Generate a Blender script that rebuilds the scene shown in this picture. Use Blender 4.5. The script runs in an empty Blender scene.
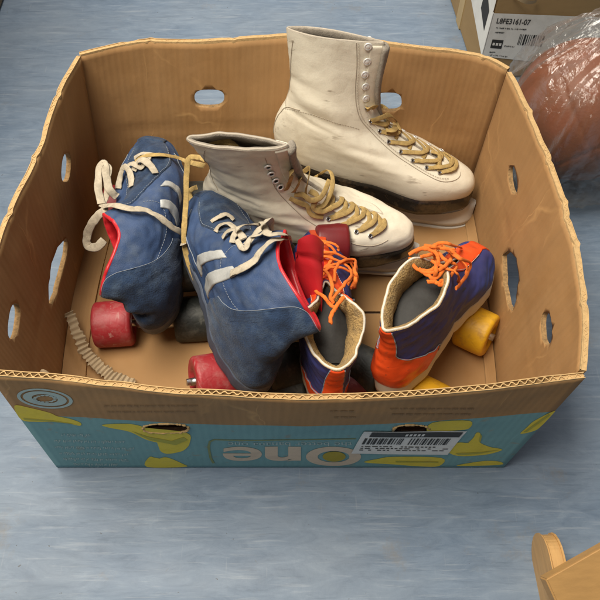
import bpy, bmesh, math, random
import numpy as np
from mathutils import Vector, Matrix, noise as mnoise
from mathutils.bvhtree import BVHTree
random.seed(7); rng=np.random.default_rng(5)
scene=bpy.context.scene; COL=scene.collection
PI=math.pi
# ------------------------------------------------------------------ camera (f in photo pixels, 600 px frame)
CF=703.; CC=np.array([.022,-.458,.768]); CTH=math.radians(58)
CR=np.array([1.,0,0]); CU=np.array([0,math.sin(CTH),math.cos(CTH)]); CW=np.array([0,math.cos(CTH),-math.sin(CTH)])
def proj(P):
    d=np.asarray(P,float)-CC; k=d@CW
    return np.stack([300+CF*(d@CR)/k,300-CF*(d@CU)/k],-1)
def ray(x,y): return CW+(x-300)/CF*CR-(y-300)/CF*CU
def onz(x,y,z):
    d=ray(x,y); return CC+d*(z-CC[2])/d[2]
def ony(x,y,Y):
    d=ray(x,y); return CC+d*(Y-CC[1])/d[1]
cam=bpy.data.cameras.new('camera'); co=bpy.data.objects.new('camera',cam); COL.objects.link(co)
cam.sensor_width=36; cam.lens=CF/600*36; cam.clip_start=.01; cam.clip_end=50
co.location=CC; co.rotation_euler=(math.radians(32),0,0); scene.camera=co
# ------------------------------------------------------------------ scene helpers
class MB:
    def __init__(s): s.v=[]; s.f=[]; s.m=[]; s.sm=[]; s.uv={}
    def grid(s,P,wu=False,wv=False,mat=0,smooth=True,uv=None):
        P=np.asarray(P,float); n,m=P.shape[:2]; o=len(s.v); s.v+=[tuple(p) for p in P.reshape(-1,3)]
        for i in range(n if wu else n-1):
            for j in range(m if wv else m-1):
                i2=(i+1)%n; j2=(j+1)%m
                s.f.append((o+i*m+j,o+i2*m+j,o+i2*m+j2,o+i*m+j2)); s.m.append(mat); s.sm.append(smooth)
        return o
    def cap(s,ring,mat=0,smooth=False,c=None):
        ring=np.asarray(ring,float); o=len(s.v); s.v+=[tuple(p) for p in ring]; s.v.append(tuple(ring.mean(0) if c is None else c)); n=len(ring)
        for i in range(n): s.f.append((o+i,o+(i+1)%n,o+n)); s.m.append(mat); s.sm.append(smooth)
    def poly(s,pts,mat=0):
        o=len(s.v); s.v+=[tuple(p) for p in pts]; s.f.append(tuple(range(o,o+len(pts)))); s.m.append(mat); s.sm.append(False)
    def box(s,lo,hi,mat=0,M=None):
        x0,y0,z0=lo; x1,y1,z1=hi
        V=np.array([(x0,y0,z0),(x1,y0,z0),(x1,y1,z0),(x0,y1,z0),(x0,y0,z1),(x1,y0,z1),(x1,y1,z1),(x0,y1,z1)],float)
        if M is not None: V=V@M[0].T+M[1]
        o=len(s.v); s.v+=[tuple(p) for p in V]
        for f in ((0,3,2,1),(4,5,6,7),(0,1,5,4),(1,2,6,5),(2,3,7,6),(3,0,4,7)): s.f.append(tuple(o+i for i in f)); s.m.append(mat); s.sm.append(False)
    def tube(s,pts,r,n=8,mat=0,closed=False,caps=True,flat=1.,nrm=None):
        """swept ellipse; r radius (or list), flat = thickness ratio along the normal"""
        P=np.asarray(pts,float); N=len(P)
        T=np.roll(P,-1,0)-np.roll(P,1,0) if closed else np.gradient(P,axis=0)
        T/=np.maximum(np.linalg.norm(T,axis=1,keepdims=True),1e-9)
        if nrm is None:
            a=np.array([0,0,1.]) if abs(T[0][2])<.9 else np.array([1.,0,0]); nn=[]
            for i in range(N):
                a=a-T[i]*(a@T[i]); a/=max(np.linalg.norm(a),1e-9); nn.append(a)
            nn=np.array(nn)
        else:
            nn=np.asarray(nrm,float); nn=nn-T*np.sum(nn*T,1,keepdims=True); nn/=np.maximum(np.linalg.norm(nn,axis=1,keepdims=True),1e-9)
        B=np.cross(T,nn); r=np.broadcast_to(np.asarray(r,float),(N,))
        an=np.linspace(0,2*PI,n,endpoint=False)
        G=P[:,None]+r[:,None,None]*(np.cos(an)[None,:,None]*B[:,None]+flat*np.sin(an)[None,:,None]*nn[:,None])
        s.grid(G,wu=closed,wv=True,mat=mat)
        if caps and not closed: s.cap(G[0],mat); s.cap(G[-1][::-1],mat)
    def lathe(s,prof,M,n=40,mat=0):
        """prof (axial,radius) about local x; M=(R,T)"""
        an=np.linspace(0,2*PI,n,endpoint=False)
        G=np.array([[(a,r*math.cos(t),r*math.sin(t)) for t in an] for a,r in prof])@M[0].T+M[1]
        s.grid(G,wv=True,mat=mat)
    def build(s,name,mats,parent=None,inv=None):
        me=bpy.data.meshes.new(name); V=np.asarray(s.v,float)
        if inv is not None: V=(V-inv[1])@inv[0]
        me.from_pydata([tuple(p) for p in V],[],s.f)
        if not isinstance(mats,(list,tuple)): mats=[mats]
        for m in mats: me.materials.append(m)
        me.polygons.foreach_set('material_index',s.m); me.polygons.foreach_set('use_smooth',s.sm); me.update()
        o=bpy.data.objects.new(name,me); COL.objects.link(o)
        if parent is not None: o.parent=parent
        return o
def tag(o,label=None,cat=None,group=None,kind=None):
    for k,v in (('label',label),('category',cat),('group',group),('kind',kind)):
        if v: o[k]=v
    return o
def empty(name,label,cat,loc=(0,0,0),R=None,group=None):
    o=bpy.data.objects.new(name,None); o.empty_display_size=.02; COL.objects.link(o)
    M=Matrix.Identity(4) if R is None else Matrix([list(r) for r in R]).to_4x4()
    M.translation=Vector([float(c) for c in loc]); o.matrix_world=M
    return tag(o,label,cat,group)
def smooth_path(pts,n=12,closed=False):
    P=np.asarray(pts,float); N=len(P); out=[]
    idx=range(N if closed else N-1)
    for i in idx:
        p=[P[(i+k)%N] if closed else P[min(max(i+k,0),N-1)] for k in (-1,0,1,2)]
        for j in range(n):
            t=j/n; out.append(.5*((2*p[1])+(-p[0]+p[2])*t+(2*p[0]-5*p[1]+4*p[2]-p[3])*t*t+(-p[0]+3*p[1]-3*p[2]+p[3])*t**3))
    if not closed: out.append(P[-1])
    return np.array(out)
def vnoise(P,f=1.,seed=0):
    Q=np.asarray(P,float)*f+seed*17.31; sh=Q.shape[:-1]; Q=Q.reshape(-1,3); I=np.floor(Q); F=Q-I; F=F*F*(3-2*F)
    def h(o):
        K=I+o; x=np.sin(K@np.array([127.1,311.7,74.7])+seed)*43758.5453; return (x-np.floor(x))*2-1
    r=0
    for a in (0,1):
        for b in (0,1):
            for c in (0,1):
                w=(F[:,0] if a else 1-F[:,0])*(F[:,1] if b else 1-F[:,1])*(F[:,2] if c else 1-F[:,2])
                r=r+w*h(np.array([a,b,c]))
    return r.reshape(sh)
# ------------------------------------------------------------------ materials
def srgb(r,g,b):
    f=lambda c:(c/255/12.92 if c/255<=.04045 else ((c/255+.055)/1.055)**2.4); return (f(r),f(g),f(b),1)
def mat(name,col,rough=.6,var=.12,vscale=30,bump=.2,bscale=400,spec=.5,stretch=(1,1,1),dirt=None,dirt_amt=.0,dscale=25,metal=0,coat=0,sheen=0,dist=.001):
    m=bpy.data.materials.new(name); m.use_nodes=True; nt=m.node_tree; N=nt.nodes; Lk=nt.links; b=N['Principled BSDF']
    b.inputs['Roughness'].default_value=rough; b.inputs['Metallic'].default_value=metal
    b.inputs['Specular IOR Level'].default_value=spec; b.inputs['Coat Weight'].default_value=coat; b.inputs['Sheen Weight'].default_value=sheen
    tc=N.new('ShaderNodeTexCoord'); mp=N.new('ShaderNodeMapping'); mp.inputs['Scale'].default_value=stretch; Lk.new(tc.outputs['Object'],mp.inputs[0])
    n1=N.new('ShaderNodeTexNoise'); n1.inputs['Scale'].default_value=vscale; n1.inputs['Detail'].default_value=6; n1.inputs['Roughness'].default_value=.6; Lk.new(mp.outputs[0],n1.inputs[0])
    r=N.new('ShaderNodeMapRange'); r.inputs[1].default_value=.25; r.inputs[2].default_value=.75; r.inputs[3].default_value=1-var; r.inputs[4].default_value=1+var; Lk.new(n1.outputs[0],r.inputs[0])
    mx=N.new('ShaderNodeVectorMath'); mx.operation='SCALE'; mx.inputs[0].default_value=col[:3]; Lk.new(r.outputs[0],mx.inputs['Scale'])
    out=mx.outputs[0]
    if dirt is not None:
        n2=N.new('ShaderNodeTexNoise'); n2.inputs['Scale'].default_value=dscale; n2.inputs['Detail'].default_value=8; n2.inputs['Roughness'].default_value=.65; Lk.new(mp.outputs[0],n2.inputs[0])
        rr=N.new('ShaderNodeMapRange'); rr.inputs[1].default_value=.5; rr.inputs[2].default_value=.72; rr.inputs[4].default_value=dirt_amt; Lk.new(n2.outputs[0],rr.inputs[0])
        mm=N.new('ShaderNodeMix'); mm.data_type='RGBA'; Lk.new(rr.outputs[0],mm.inputs[0]); Lk.new(out,mm.inputs[6]); mm.inputs[7].default_value=dirt; out=mm.outputs[2]
    Lk.new(out,b.inputs['Base Color'])
    if bump:
        n3=N.new('ShaderNodeTexNoise'); n3.inputs['Scale'].default_value=bscale; n3.inputs['Detail'].default_value=4; Lk.new(mp.outputs[0],n3.inputs[0])
        bp=N.new('ShaderNodeBump'); bp.inputs['Strength'].default_value=bump; bp.inputs['Distance'].default_value=dist; Lk.new(n3.outputs[0],bp.inputs['Height']); Lk.new(bp.outputs[0],b.inputs['Normal'])
    return m
M={}
M['ice_leather']=mat('white leather',(.78,.72,.585,1),.36,.03,14,.16,700,dirt=(.50,.42,.31,1),dirt_amt=.42,dscale=34)
def crackle(m,scale=70,strength=.22,scuff=(.30,.24,.17,1)):
    nt=m.node_tree; N=nt.nodes; Lk=nt.links; b=N['Principled BSDF']; tc=N.new('ShaderNodeTexCoord')
    nz=N.new('ShaderNodeTexNoise'); nz.inputs['Scale'].default_value=25; Lk.new(tc.outputs['Object'],nz.inputs[0]); sc=N.new('ShaderNodeVectorMath'); sc.operation='SCALE'; sc.inputs['Scale'].default_value=.02; Lk.new(nz.outputs['Color'],sc.inputs[0]); ad=N.new('ShaderNodeVectorMath'); Lk.new(tc.outputs['Object'],ad.inputs[0]); Lk.new(sc.outputs[0],ad.inputs[1])
    vo=N.new('ShaderNodeTexVoronoi'); vo.feature='DISTANCE_TO_EDGE'; vo.inputs['Scale'].default_value=scale; Lk.new(ad.outputs[0],vo.inputs['Vector'])
    mr=N.new('ShaderNodeMapRange'); mr.inputs[2].default_value=.16; mr.interpolation_type='SMOOTHSTEP'; Lk.new(vo.outputs[0],mr.inputs[0])
    bp=N.new('ShaderNodeBump'); bp.inputs['Strength'].default_value=strength; bp.inputs['Distance'].default_value=.0012; Lk.new(mr.outputs[0],bp.inputs['Height'])
    old=b.inputs['Normal'].links[0].from_node; Lk.new(bp.outputs[0],old.inputs['Normal'])
    # short dark scuff marks
    mp=N.new('ShaderNodeMapping'); mp.inputs['Scale'].default_value=(1,.25,1); mp.inputs['Rotation'].default_value=(.3,.2,.5); Lk.new(tc.outputs['Object'],mp.inputs[0]); n2=N.new('ShaderNodeTexNoise'); n2.inputs['Scale'].default_value=160; n2.inputs['Detail'].default_value=3; Lk.new(mp.outputs[0],n2.inputs[0])
    n3=N.new('ShaderNodeTexNoise'); n3.inputs['Scale'].default_value=22; Lk.new(tc.outputs['Object'],n3.inputs[0]); r2=N.new('ShaderNodeMapRange'); r2.inputs[1].default_value=.62; r2.inputs[2].default_value=.70; Lk.new(n2.outputs[0],r2.inputs[0]); r3=N.new('ShaderNodeMapRange'); r3.inputs[1].default_value=.5; r3.inputs[2].default_value=.65; r3.inputs[4].default_value=.75; Lk.new(n3.outputs[0],r3.inputs[0])
    mu=N.new('ShaderNodeMath'); mu.operation='MULTIPLY'; Lk.new(r2.outputs[0],mu.inputs[0]); Lk.new(r3.outputs[0],mu.inputs[1]); mx=N.new('ShaderNodeMix'); mx.data_type='RGBA'; src=b.inputs['Base Color'].links[0].from_socket; Lk.new(mu.outputs[0],mx.inputs[0]); Lk.new(src,mx.inputs[6]); mx.inputs[7].default_value=scuff; Lk.new(mx.outputs[2],b.inputs['Base Color'])
crackle(M['ice_leather'],55,.055)
M['ice_fabric']=mat('grey boot lining',(.30,.26,.21,1),.95,.25,200,.6,700)
M['rim']=mat('worn boot rim',(.46,.40,.32,1),.7,.15,120,.3,600,dirt=(.25,.21,.16,1),dirt_amt=.6,dscale=60)
M['ice_seam']=mat('boot seam thread',(.42,.36,.28,1),.8,.1,300,0)
M['black_sole']=mat('black lacquered sole',(.018,.014,.011,1),.22,.2,40,.05,300,dirt=(.16,.10,.05,1),dirt_amt=.8,dscale=40)
M['guard']=mat('white plastic',(.66,.63,.57,1),.4,.06,30,.05,300,dirt=(.35,.30,.24,1),dirt_amt=.4)
M['steel']=mat('steel',(.55,.55,.56,1),.3,.1,80,.05,300,metal=1)
M['eyelet']=mat('eyelet metal',(.80,.78,.74,1),.3,.05,80,0,metal=.3)
M['hole']=mat('dark hole',(.012,.01,.009,1),.9,.1,80,0)
M['lace_tan']=mat('tan cotton lace',(.46,.315,.115,1),.95,.3,220,.7,1400,dirt=(.24,.16,.06,1),dirt_amt=.6,dscale=90)
M['lace_cream']=mat('cream cotton lace',(.52,.45,.34,1),.95,.22,200,.7,1400,dirt=(.28,.23,.16,1),dirt_amt=.5,dscale=90)
M['lace_orange']=mat('orange lace',(.75,.17,.02,1),.9,.2,200,.6,1400)
M['nylon']=mat('blue nylon',(.034,.066,.152,1),.6,.22,60,.35,900,dirt=(.10,.13,.18,1),dirt_amt=.6,dscale=40)
M['suede']=mat('navy suede',(.016,.036,.082,1),1.0,.5,70,.9,650,sheen=.10,dirt=(.07,.105,.16,1),dirt_amt=.8,dscale=38)
M['stripe']=mat('silver stripe',(.44,.445,.43,1),.36,.15,70,.25,500,dirt=(.22,.23,.24,1),dirt_amt=.7,dscale=60)
M['red_vinyl']=mat('red vinyl',(.56,.022,.03,1),.35,.1,40,.08,500)
M['piping']=mat('pale piping',(.27,.30,.34,1),.8,.15,120,.1)
M['skate_sole']=mat('skate sole edge',(.06,.075,.11,1),.6,.25,60,.1,dirt=(.3,.3,.28,1),dirt_amt=.4)
M['sole_white']=mat('cream rubber sole',(.58,.52,.42,1),.6,.1,50,.1,dirt=(.3,.26,.2,1),dirt_amt=.5)
M['orange']=mat('orange leather',(.78,.078,.014,1),.36,.12,30,.1,700,dirt=(.3,.05,.015,1),dirt_amt=.5,dscale=35)
M['royal']=mat('royal blue nylon',(.030,.040,.170,1),.55,.2,30,.25,1400,dirt=(.06,.06,.12,1),dirt_amt=.4,dscale=20)
M['fleece']=mat('tan fleece',(.40,.26,.10,1),1,.3,150,1.0,500,dirt=(.26,.19,.11,1),dirt_amt=.8,dscale=60,dist=.003)
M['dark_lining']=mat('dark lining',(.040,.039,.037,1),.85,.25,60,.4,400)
M['white_trim']=mat('white trim',(.68,.62,.52,1),.7,.12,150,.3,900,dirt=(.4,.33,.24,1),dirt_amt=.5)
M['wheel_red']=mat('red wheel',(.33,.022,.028,1),.5,.14,50,.1,500,dirt=(.36,.12,.11,1),dirt_amt=.75,dscale=75)
M['wheel_black']=mat('black wheel',(.022,.025,.022,1),.55,.2,50,.12,500,dirt=(.09,.09,.075,1),dirt_amt=.75,dscale=70)
M['wheel_yellow']=mat('yellow wheel',(.74,.40,.015,1),.5,.12,50,.08,500,dirt=(.40,.20,.04,1),dirt_amt=.85,dscale=70)
M['wheel_maroon']=mat('maroon wheel',(.16,.012,.014,1),.35,.12,50,.06,500)
M['wood']=mat('pale wood',(.53,.31,.115,1),.45,.14,22,.1,200,stretch=(8,1,8),dirt=(.42,.20,.055,1),dirt_amt=.6,dscale=30)
M['dark_wood']=mat('dark wood',(.13,.09,.04,1),.5,.2,20,.1,200,stretch=(1,8,8))
M['card_edge']=mat('cut cardboard edge',(.50,.33,.15,1),.95,.2,200,.5,600)
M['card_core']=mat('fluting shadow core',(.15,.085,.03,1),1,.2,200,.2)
M['strip']=mat('grey corrugated paper',(.42,.32,.20,1),.95,.2,80,.4,500)
def cardboard(name,printed=False):
    m=mat(name,(.365,.203,.080,1),.82,.09,9,.10,500,stretch=(1,1,.35),dirt=(.33,.165,.05,1),dirt_amt=.55,dscale=11)
    nt=m.node_tree; N=nt.nodes; Lk=nt.links; b=N['Principled BSDF']
    # faint corrugation showing through the liner, along the wall
    uvn=N.new('ShaderNodeUVMap'); uvn.uv_map='UVMap'
    sep=N.new('ShaderNodeSeparateXYZ'); Lk.new(uvn.outputs[0],sep.inputs[0])
    w=N.new('ShaderNodeMath'); w.operation='MULTIPLY'; w.inputs[1].default_value=2*PI/.0075; Lk.new(sep.outputs[0],w.inputs[0])
    s=N.new('ShaderNodeMath'); s.operation='SINE'; Lk.new(w.outputs[0],s.inputs[0])
    n=N.new('ShaderNodeTexNoise'); n.inputs['Scale'].default_value=14; Lk.new(uvn.outputs[0],n.inputs[0])
    mu=N.new('ShaderNodeMath'); mu.operation='MULTIPLY'; Lk.new(s.outputs[0],mu.inputs[0]); Lk.new(n.outputs[0],mu.inputs[1])
    # dents and creases
    n4=N.new('ShaderNodeTexNoise'); n4.inputs['Scale'].default_value=16; n4.inputs['Detail'].default_value=5; Lk.new(uvn.outputs[0],n4.inputs[0])
    ad=N.new('ShaderNodeMath'); ad.operation='MULTIPLY_ADD'; ad.inputs[1].default_value=14.; Lk.new(n4.outputs[0],ad.inputs[0]); Lk.new(mu.outputs[0],ad.inputs[2])
    b2=N.new('ShaderNodeBump'); b2.inputs['Strength'].default_value=.22; b2.inputs['Distance'].default_value=.0006; Lk.new(ad.outputs[0],b2.inputs['Height'])
    Lk.new(b2.outputs[0],b.inputs['Normal'])
    old=b.inputs['Base Color'].links[0].from_socket
    st=N.new('ShaderNodeTexNoise'); st.inputs['Scale'].default_value=1; st.inputs['Detail'].default_value=6
    mp=N.new('ShaderNodeMapping'); mp.inputs['Scale'].default_value=(160,6,1); Lk.new(uvn.outputs[0],mp.inputs[0]); Lk.new(mp.outputs[0],st.inputs[0])
    rg=N.new('ShaderNodeMapRange'); rg.inputs[1].default_value=.3; rg.inputs[2].default_value=.7; rg.inputs[3].default_value=.95; rg.inputs[4].default_value=1.04; Lk.new(st.outputs[0],rg.inputs[0])
    vm=N.new('ShaderNodeVectorMath'); vm.operation='SCALE'; Lk.new(old,vm.inputs[0]); Lk.new(rg.outputs[0],vm.inputs['Scale']); out=vm.outputs[0]
    # creases and scuffs where the board has been bent
    vo=N.new('ShaderNodeTexVoronoi'); vo.feature='DISTANCE_TO_EDGE'; vo.inputs['Scale'].default_value=9; mpv=N.new('ShaderNodeMapping'); mpv.inputs['Rotation'].default_value=(0,0,.6); mpv.inputs['Scale'].default_value=(1.5,.55,1)
    nd=N.new('ShaderNodeTexNoise'); nd.inputs['Scale'].default_value=7; nd.inputs['Detail'].default_value=4; Lk.new(uvn.outputs[0],nd.inputs[0]); va=N.new('ShaderNodeVectorMath'); va.operation='SCALE'; va.inputs['Scale'].default_value=.10; Lk.new(nd.outputs['Color'],va.inputs[0]); vb=N.new('ShaderNodeVectorMath'); Lk.new(uvn.outputs[0],vb.inputs[0]); Lk.new(va.outputs[0],vb.inputs[1])
    Lk.new(vb.outputs[0],mpv.inputs[0]); Lk.new(mpv.outputs[0],vo.inputs['Vector'])
    cm_=N.new('ShaderNodeMapRange'); cm_.inputs[1].default_value=.0; cm_.inputs[2].default_value=.018; cm_.inputs[3].default_value=1; cm_.inputs[4].default_value=0; Lk.new(vo.outputs[0],cm_.inputs[0])
    ng=N.new('ShaderNodeTexNoise'); ng.inputs['Scale'].default_value=9; Lk.new(uvn.outputs[0],ng.inputs[0]); gm=N.new('ShaderNodeMapRange'); gm.inputs[1].default_value=.48; gm.inputs[2].default_value=.62; gm.inputs[4].default_value=.55; Lk.new(ng.outputs[0],gm.inputs[0])
    cx=N.new('ShaderNodeMath'); cx.operation='MULTIPLY'; Lk.new(cm_.outputs[0],cx.inputs[0]); Lk.new(gm.outputs[0],cx.inputs[1])
    cmx=N.new('ShaderNodeMix'); cmx.data_type='RGBA'; Lk.new(cx.outputs[0],cmx.inputs[0]); Lk.new(out,cmx.inputs[6]); cmx.inputs[7].default_value=(.56,.33,.13,1); out=cmx.outputs[2]
    ad2=N.new('ShaderNodeMath'); ad2.operation='MULTIPLY_ADD'; ad2.inputs[1].default_value=-2.5; Lk.new(cx.outputs[0],ad2.inputs[0]); Lk.new(ad.outputs[0],ad2.inputs[2]); Lk.new(ad2.outputs[0],b2.inputs['Height'])
    if printed:
        # teal printed band on the lower part of the outer face (UV y in metres above the floor), scuffed
        nz=N.new('ShaderNodeTexNoise'); nz.inputs['Scale'].default_value=60; nz.inputs['Detail'].default_value=8; Lk.new(uvn.outputs[0],nz.inputs[0])
        lt=N.new('ShaderNodeMath'); lt.operation='LESS_THAN'; Lk.new(sep.outputs[1],lt.inputs[0])
        sl=N.new('ShaderNodeMath'); sl.operation='MULTIPLY_ADD'; sl.inputs[1].default_value=PRINT_SLOPE; sl.inputs[2].default_value=PRINT_V; Lk.new(sep.outputs[0],sl.inputs[0]); Lk.new(sl.outputs[0],lt.inputs[1])
        cr_=N.new('ShaderNodeMapRange'); cr_.inputs[1].default_value=.25; cr_.inputs[2].default_value=.38; cr_.inputs[3].default_value=.45; cr_.inputs[4].default_value=.94; Lk.new(nz.outputs[0],cr_.inputs[0])
        m2=N.new('ShaderNodeMath'); m2.operation='MULTIPLY'; Lk.new(lt.outputs[0],m2.inputs[0]); Lk.new(cr_.outputs[0],m2.inputs[1])
        mm=N.new('ShaderNodeMix'); mm.data_type='RGBA'; Lk.new(m2.outputs[0],mm.inputs[0]); Lk.new(out,mm.inputs[6]); mm.inputs[7].default_value=(.165,.37,.40,1); out=mm.outputs[2]
    Lk.new(out,b.inputs['Base Color'])
    return m
PRINT_V=.140; PRINT_SLOPE=.02
M['card']=cardboard('brown cardboard'); M['card_print']=cardboard('printed cardboard',True)

crackle(M['wheel_red'],90,.1,(.45,.25,.22,1)); crackle(M['wheel_black'],90,.1,(.12,.12,.10,1)); crackle(M['wheel_yellow'],90,.1,(.38,.20,.05,1)); crackle(M['orange'],60,.07,(.25,.05,.02,1))
# ------------------------------------------------------------------ the banana box
RIM=[ # top outline of the four walls (outer face, z = .22), bottom corners on the floor
 ('front',(-.25,-.2),(.25,-.2),[(-.246,-.1925),(-.19,-.198),(-.10,-.208),(.022,-.2135),(.13,-.209),(.22,-.2005),(.267,-.195)]),
 ('right',(.25,-.2),(.262,.2),[(.267,-.195),(.283,-.137),(.289,-.022),(.283,.072),(.274,.14),(.264,.199)]),
 ('back',(.262,.2),(-.255,.2),[(.264,.199),(.235,.224),(.176,.241),(.10,.253),(.022,.258),(-.098,.254),(-.18,.246),(-.238,.228)]),
 ('left',(-.255,.2),(-.25,-.2),[(-.238,.228),(-.252,.15),(-.256,.079),(-.272,-.03),(-.272,-.11),(-.246,-.1925)])]
BH=.221; TH=.0055
BOW={'front':0.,'back':0.,'left':-.017,'right':.007}
CREASE={'right':(.22,.34,.42,.52,.61,.80),'left':(.2,.37,.55,.72),'back':(.09,.30,.62,.86)}
class Wall:
    def __init__(s,name,b0,b1,top):
        s.name=name; s.b0=np.array(b0); s.b1=np.array(b1); top=np.array(top)
        d=np.concatenate([[0],np.cumsum(np.linalg.norm(np.diff(top,axis=0),axis=1))]); s.k=d/d[-1]; s.top=top; s.len=np.linalg.norm(s.b1-s.b0)
        s.seed={'front':1,'right':2,'back':3,'left':4}[name]
    def out(s,a,z):
        a=np.asarray(a,float); z=np.asarray(z,float); a,z=np.broadcast_arrays(a,z)
        bt=s.b0+(s.b1-s.b0)*a[...,None]; bt[...,0]+=BOW[s.name]*np.sin(PI*np.clip(a,0,1))**.8; tp=cr_interp(s.k,s.top,a)
        h=z/BH; w=(np.clip(h,0,2)**1.08)[...,None]
        xy=bt+(tp-bt)*w
        P=np.concatenate([xy,z[...,None]],-1)
        # rim waviness and small dents
        q=np.stack([a*s.len,z*0,a*0+s.seed],-1)
        P[...,2]+=h**3*(.0016*vnoise(q,11,s.seed)+.0009*vnoise(q,38,s.seed))
        q2=np.stack([a*s.len,z,a*0+s.seed*3],-1); d=(.0040*vnoise(q2,9,s.seed)+.0009*vnoise(q2,45,s.seed+5))*np.clip(h,0,1)*np.clip(np.minimum(a,1-a)*12,0,1)
        if s.name!='front':
            for k,a0 in enumerate(CREASE[s.name]): d=d+(.0016 if k%2 else -.0014)*np.exp(-((a-a0-.05*(h-.5)*(1 if k%3 else -1))*s.len/.0035)**2)*np.clip(h*1.5,0,1)
            d=d+.0012*np.exp(-((z-.105-.012*vnoise(q2*np.array([1,0,1]),14,2))/.003)**2)*np.clip(np.minimum(a,1-a)*12,0,1)
        n=s.nrm0(a); P[...,0]+=n[...,0]*d; P[...,1]+=n[...,1]*d
        return P
    def nrm0(s,a):
        e=.01; t=cr_interp(s.k,s.top,np.clip(a+e,0,1))-cr_interp(s.k,s.top,np.clip(a-e,0,1)); t/=np.linalg.norm(t,axis=-1,keepdims=True)
        return np.stack([t[...,1],-t[...,0]],-1)
    def __call__(s,a,z,w=0.):
        P=s.out(a,z); n=s.nrm0(np.asarray(a,float)); w=np.asarray(w,float)
        P=P.copy(); P[...,0]+=n[...,0]*w; P[...,1]+=n[...,1]*w
        return P
    def inv(s,px,w=0.):
        if not hasattr(s,'cache'): s.cache={}
        if w not in s.cache:
            a=np.linspace(0,1,201); z=np.linspace(0,BH,61); A,Z=np.meshgrid(a,z,indexing='ij'); p=proj(s(A,Z,w)); s.cache[w]=(A,Z,p,np.gradient(p,a,axis=0),np.gradient(p,z,axis=1))
        A,Z,p,pa,pz=s.cache[w]; d=np.sum((p-np.array(px))**2,-1); i=np.unravel_index(np.argmin(d),d.shape)
        st=np.linalg.lstsq(np.stack([pa[i],pz[i]],1),np.array(px)-p[i],rcond=None)[0]; return np.array([A[i],Z[i]])+np.clip(st,[-.02,-.012],[.02,.012])
def cr_interp(xs,ys,x):
    xs=np.asarray(xs,float); ys=np.asarray(ys,float); x=np.clip(np.asarray(x,float),xs[0],xs[-1])
    m=np.gradient(ys,xs,axis=0); i=np.clip(np.searchsorted(xs,x,side='right')-1,0,len(xs)-2)
    h=(xs[i+1]-xs[i])[...,None]; t=(x-xs[i])[...,None]/h
    return (2*t**3-3*t**2+1)*ys[i]+(t**3-2*t**2+t)*h*m[i]+(-2*t**3+3*t**2)*ys[i+1]+(t**3-t**2)*h*m[i+1]
WALLS={w[0]:Wall(*w) for w in RIM}
def ell(cx,cy,rx,ry,n=28,ang=0,p=2.):
    out=[]
    for i in range(n):
        t=2*PI*i/n; c,s_=math.cos(t),math.sin(t); x=rx*abs(c)**(2/p)*(1 if c>0 else -1); y=ry*abs(s_)**(2/p)*(1 if s_>0 else -1)
        out.append((cx+x*math.cos(ang)-y*math.sin(ang),cy+x*math.sin(ang)+y*math.cos(ang)))
    return out
HOLES={'back':[ell(209.5,99.5,15,9,p=3),ell(388,103,13.5,9.5,p=3)],
 'left':[ell(66.5,168.5,4.5,14.5,ang=.08,p=2.6),[(49.5,304),(49,285),(52,264),(58,248),(66,239),(68.5,243),(67,256),(62,275),(57,295),(53,305)],ell(14.5,322,5.5,18,ang=.12,p=2.6)],
 'right':[ell(512.5,180.5,4.2,14.5,ang=-.12,p=2.4),[(502,256),(508,251),(516,259),(518.5,280),(516,300),(512,312),(507,305),(503,285)],ell(546,329,5.5,16.5,ang=-.05,p=2.5)],
 'front':[ell(166,428.7,22.5,4.6,p=2.3),ell(411,430.5,18,5.2,p=2.4)]}
M['hole_edge']=mat('torn hole edge',(.30,.18,.075,1),.95,.5,260,.6,600); M['hole_shade']=mat('hand hole edge with painted shade',(.045,.022,.010,1),1,.5,300,.6,600)
box=empty('cardboard_box','open brown cardboard banana box with a teal printed front, full of old skates','box',(0,0,.0015))
BOXT=np.array([0,0,.0015]); INV0=(np.eye(3),BOXT)
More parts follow.
